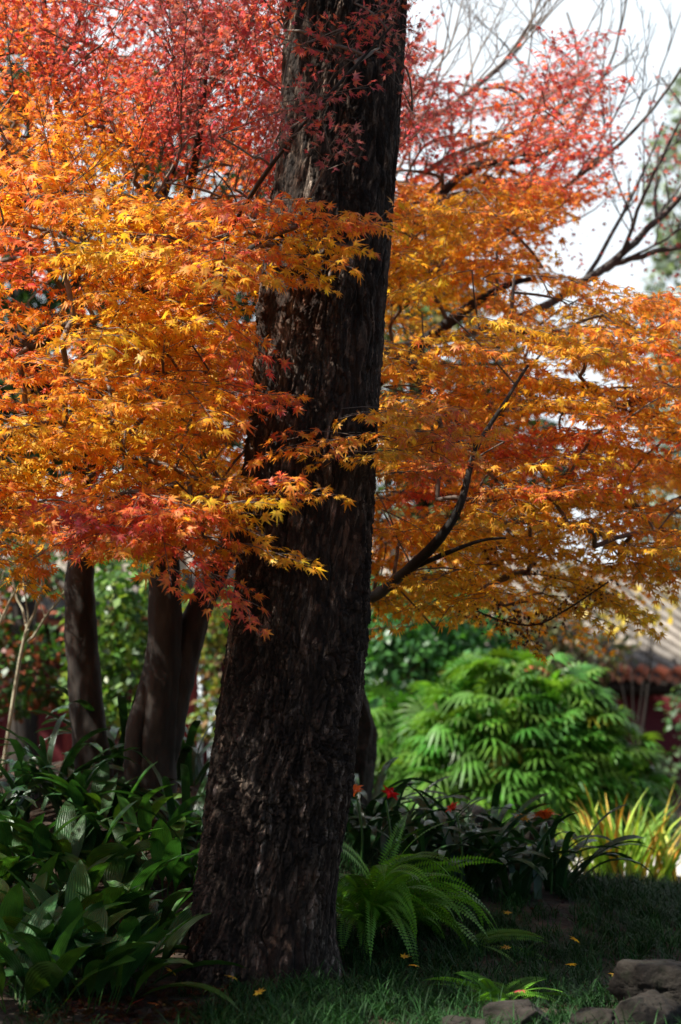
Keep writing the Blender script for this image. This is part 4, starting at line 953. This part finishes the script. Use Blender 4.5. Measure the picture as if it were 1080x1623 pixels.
# ------------------------------------------------------------------ garden buildings
def building(label, E, ang, length, depth, pitch, wall_h, posts, name='garden_building', overhang=.55, zb=0.):
    """E: the left end of the front eave. Wall, dark eave timber, tiled roof of rounded tile rows with terracotta ends, red posts."""
    root = thing(name, label, 'building', (E[0], E[1], zb), ang, 'garden buildings')
    ez = E[2] - zb                                                   # local x along the eave, y into the building, z up
    mb = MB(); mb.box(.0, length, overhang, overhang + .18, -.1, ez - .06); mb.build('wall', M_red_wall, root)
    mb = MB(); mb.box(.02, length - .02, .10, .24, ez - .16, ez - .035); mb.box(.02, length - .02, overhang - .12, overhang - .003, ez - .2, ez + .05)
    for k in range(int(length / .3)): mb.box(.1 + k * .3, .16 + k * .3, .06, overhang - .13, ez - .10, ez - .036 + .0)
    mb.build('eave_timber', M_dark, root)
    c, s = math.cos(pitch), math.sin(pitch)
    roof = MB()
    def rp_(x, v, h): return np.array([x, v * c - h * s, ez + v * s + h * c])
    V = []; ns = 9
    for hh in (0, .05):
        for q in range(ns):
            v = depth * q / (ns - 1); sag = -.10 * math.sin(math.pi * q / (ns - 1))
            V += [rp_(0, v, hh + sag), rp_(length, v, hh + sag)]
    F = []
    for q in range(ns - 1):
        F.append((2 * q, 2 * q + 2, 2 * q + 3, 2 * q + 1)); b = 2 * ns; F.append((b + 2 * q, b + 2 * q + 1, b + 2 * q + 3, b + 2 * q + 2))
    F.append((0, 1, 2 * ns + 1, 2 * ns)); roof.add(V, F, (.14, .13, .12))
    ro = roof.build('roof', M_tile, root)
    rowm, endm = MB(), MB(); sp_ = .36
    for k in range(int(length / sp_) + 1):
        x = .06 + k * sp_; vs = np.linspace(.16, depth, 22); pts = np.array([rp_(x, v, .058 - .10 * math.sin(math.pi * v / depth)) for v in vs])
        tube(rowm, pts, .066 + .008 * (np.arange(22) % 2), 8, np.array([1, 1, 1]) * rs.uniform(.55, 1.15))
        v2 = np.linspace(-.03, .155, 4); p2 = np.array([rp_(x, v, .06 - .10 * math.sin(math.pi * max(v, 0) / depth)) for v in v2])
        tube(endm, p2, [.078, .076, .074, .074], 10, np.array([2.6, .75, .36]) * rs.uniform(.7, 1.1)); endm.add(p2[0] + .076 * np.array([[math.cos(a), s * .0 - .0, math.sin(a)] for a in np.linspace(0, 6.28, 10, endpoint=False)]), [list(range(10))], (1.7, .6, .35))
        if k: 
            t0, t1 = rp_(x - sp_ + .05, -.02, .03), rp_(x - .05, -.02, .03); m = (t0 + t1) / 2 - np.array([0, 0, .09])
            endm.add([t0, m, t1, t1 + rp_(0, .2, .004) - rp_(0, 0, 0), t0 + rp_(0, .2, .004) - rp_(0, 0, 0)], [(0, 2, 3, 4)], (1.8, .65, .36)); endm.add([t0, m, t1], [(0, 1, 2)], (1.8, .65, .36))
    rowm.build('tile_rows', M_tile, ro, smooth=True); endm.build('eave_tiles', M_tile, ro, smooth=True)
    for x in posts:
        mb = MB(); tube(mb, [(x, overhang - .22, -.1), (x, overhang - .22, ez * .5), (x, overhang - .22, ez - .17)], [.085, .085, .08], 14); mb.build('post', M_red_wood, root, smooth=True)
    # gable walls and back closing the volume
    mb = MB(); bd = depth * c; ridge = ez + depth * s - .12
    for x in (0.012, length - .18):
        mb = MB(); mb.add([(x + dx, y, z) for dx in (0, .16) for (y, z) in ((overhang + .19, -.1), (bd, -.1), (bd, ridge), (overhang + .19, ez + overhang * s - .1))], [(0, 1, 2, 3), (7, 6, 5, 4), (0, 4, 5, 1), (1, 5, 6, 2), (2, 6, 7, 3), (3, 7, 4, 0)])
        mb.build('gable_wall', M_red_wall, root)
    return root
building('low red-walled building with a pale tiled roof at the right edge', P(800, 1070, 23.2), RAD(42), 8.5, 3.4, RAD(30), 1.8, [1.4, 4.2])
building('tiled red building half hidden behind the slim maples at the left', P(-60, 985, 20), RAD(14), 5.5, 2.6, RAD(30), 2, [.35, 1.15, 2.4, 3.6])

# pale post before the red wall
b = np.array(spot(1031, 19)); root = thing('pale_post', 'thin pale upright post in front of the dark red wall', 'post', b)
mb = MB(); tube(mb, [(0, 0, -.1), (0, 0, .3), (0, 0, .62)], .026, 10); mb.build('pole', M_metal, root, smooth=True)
mb = MB(); tube(mb, [(0, 0, .62), (0, 0, .64), (0, 0, .655)], [.034, .034, .02], 10); mb.build('cap', M_metal, root, smooth=True)

# grey metal stand between the forked maple and the big trunk
b = np.array(spot(326, 17)); root = thing('metal_stand', 'pale blue-grey metal stand with two uprights seen left of the big trunk', 'stand', b)
topz = P(326, 1046, 17)[2] - b[2]
for x, w, z in ((-.045, .02, topz), (.06, .036, topz - .16)):
    mb = MB(); mb.box(x - w, x + w, -w, w, .24, z); mb.build('upright', M_metal, root)
mb = MB(); mb.box(-.07, .16, -.02, .02, topz + .003, topz + .035); mb.build('crossbar', M_metal, root)
mb = MB(); mb.box(-.1, .1, -.09, .09, -.1, .2); mb.box(-.115, .115, -.105, .105, .2, .238); mb.build('base', M_metal, root)
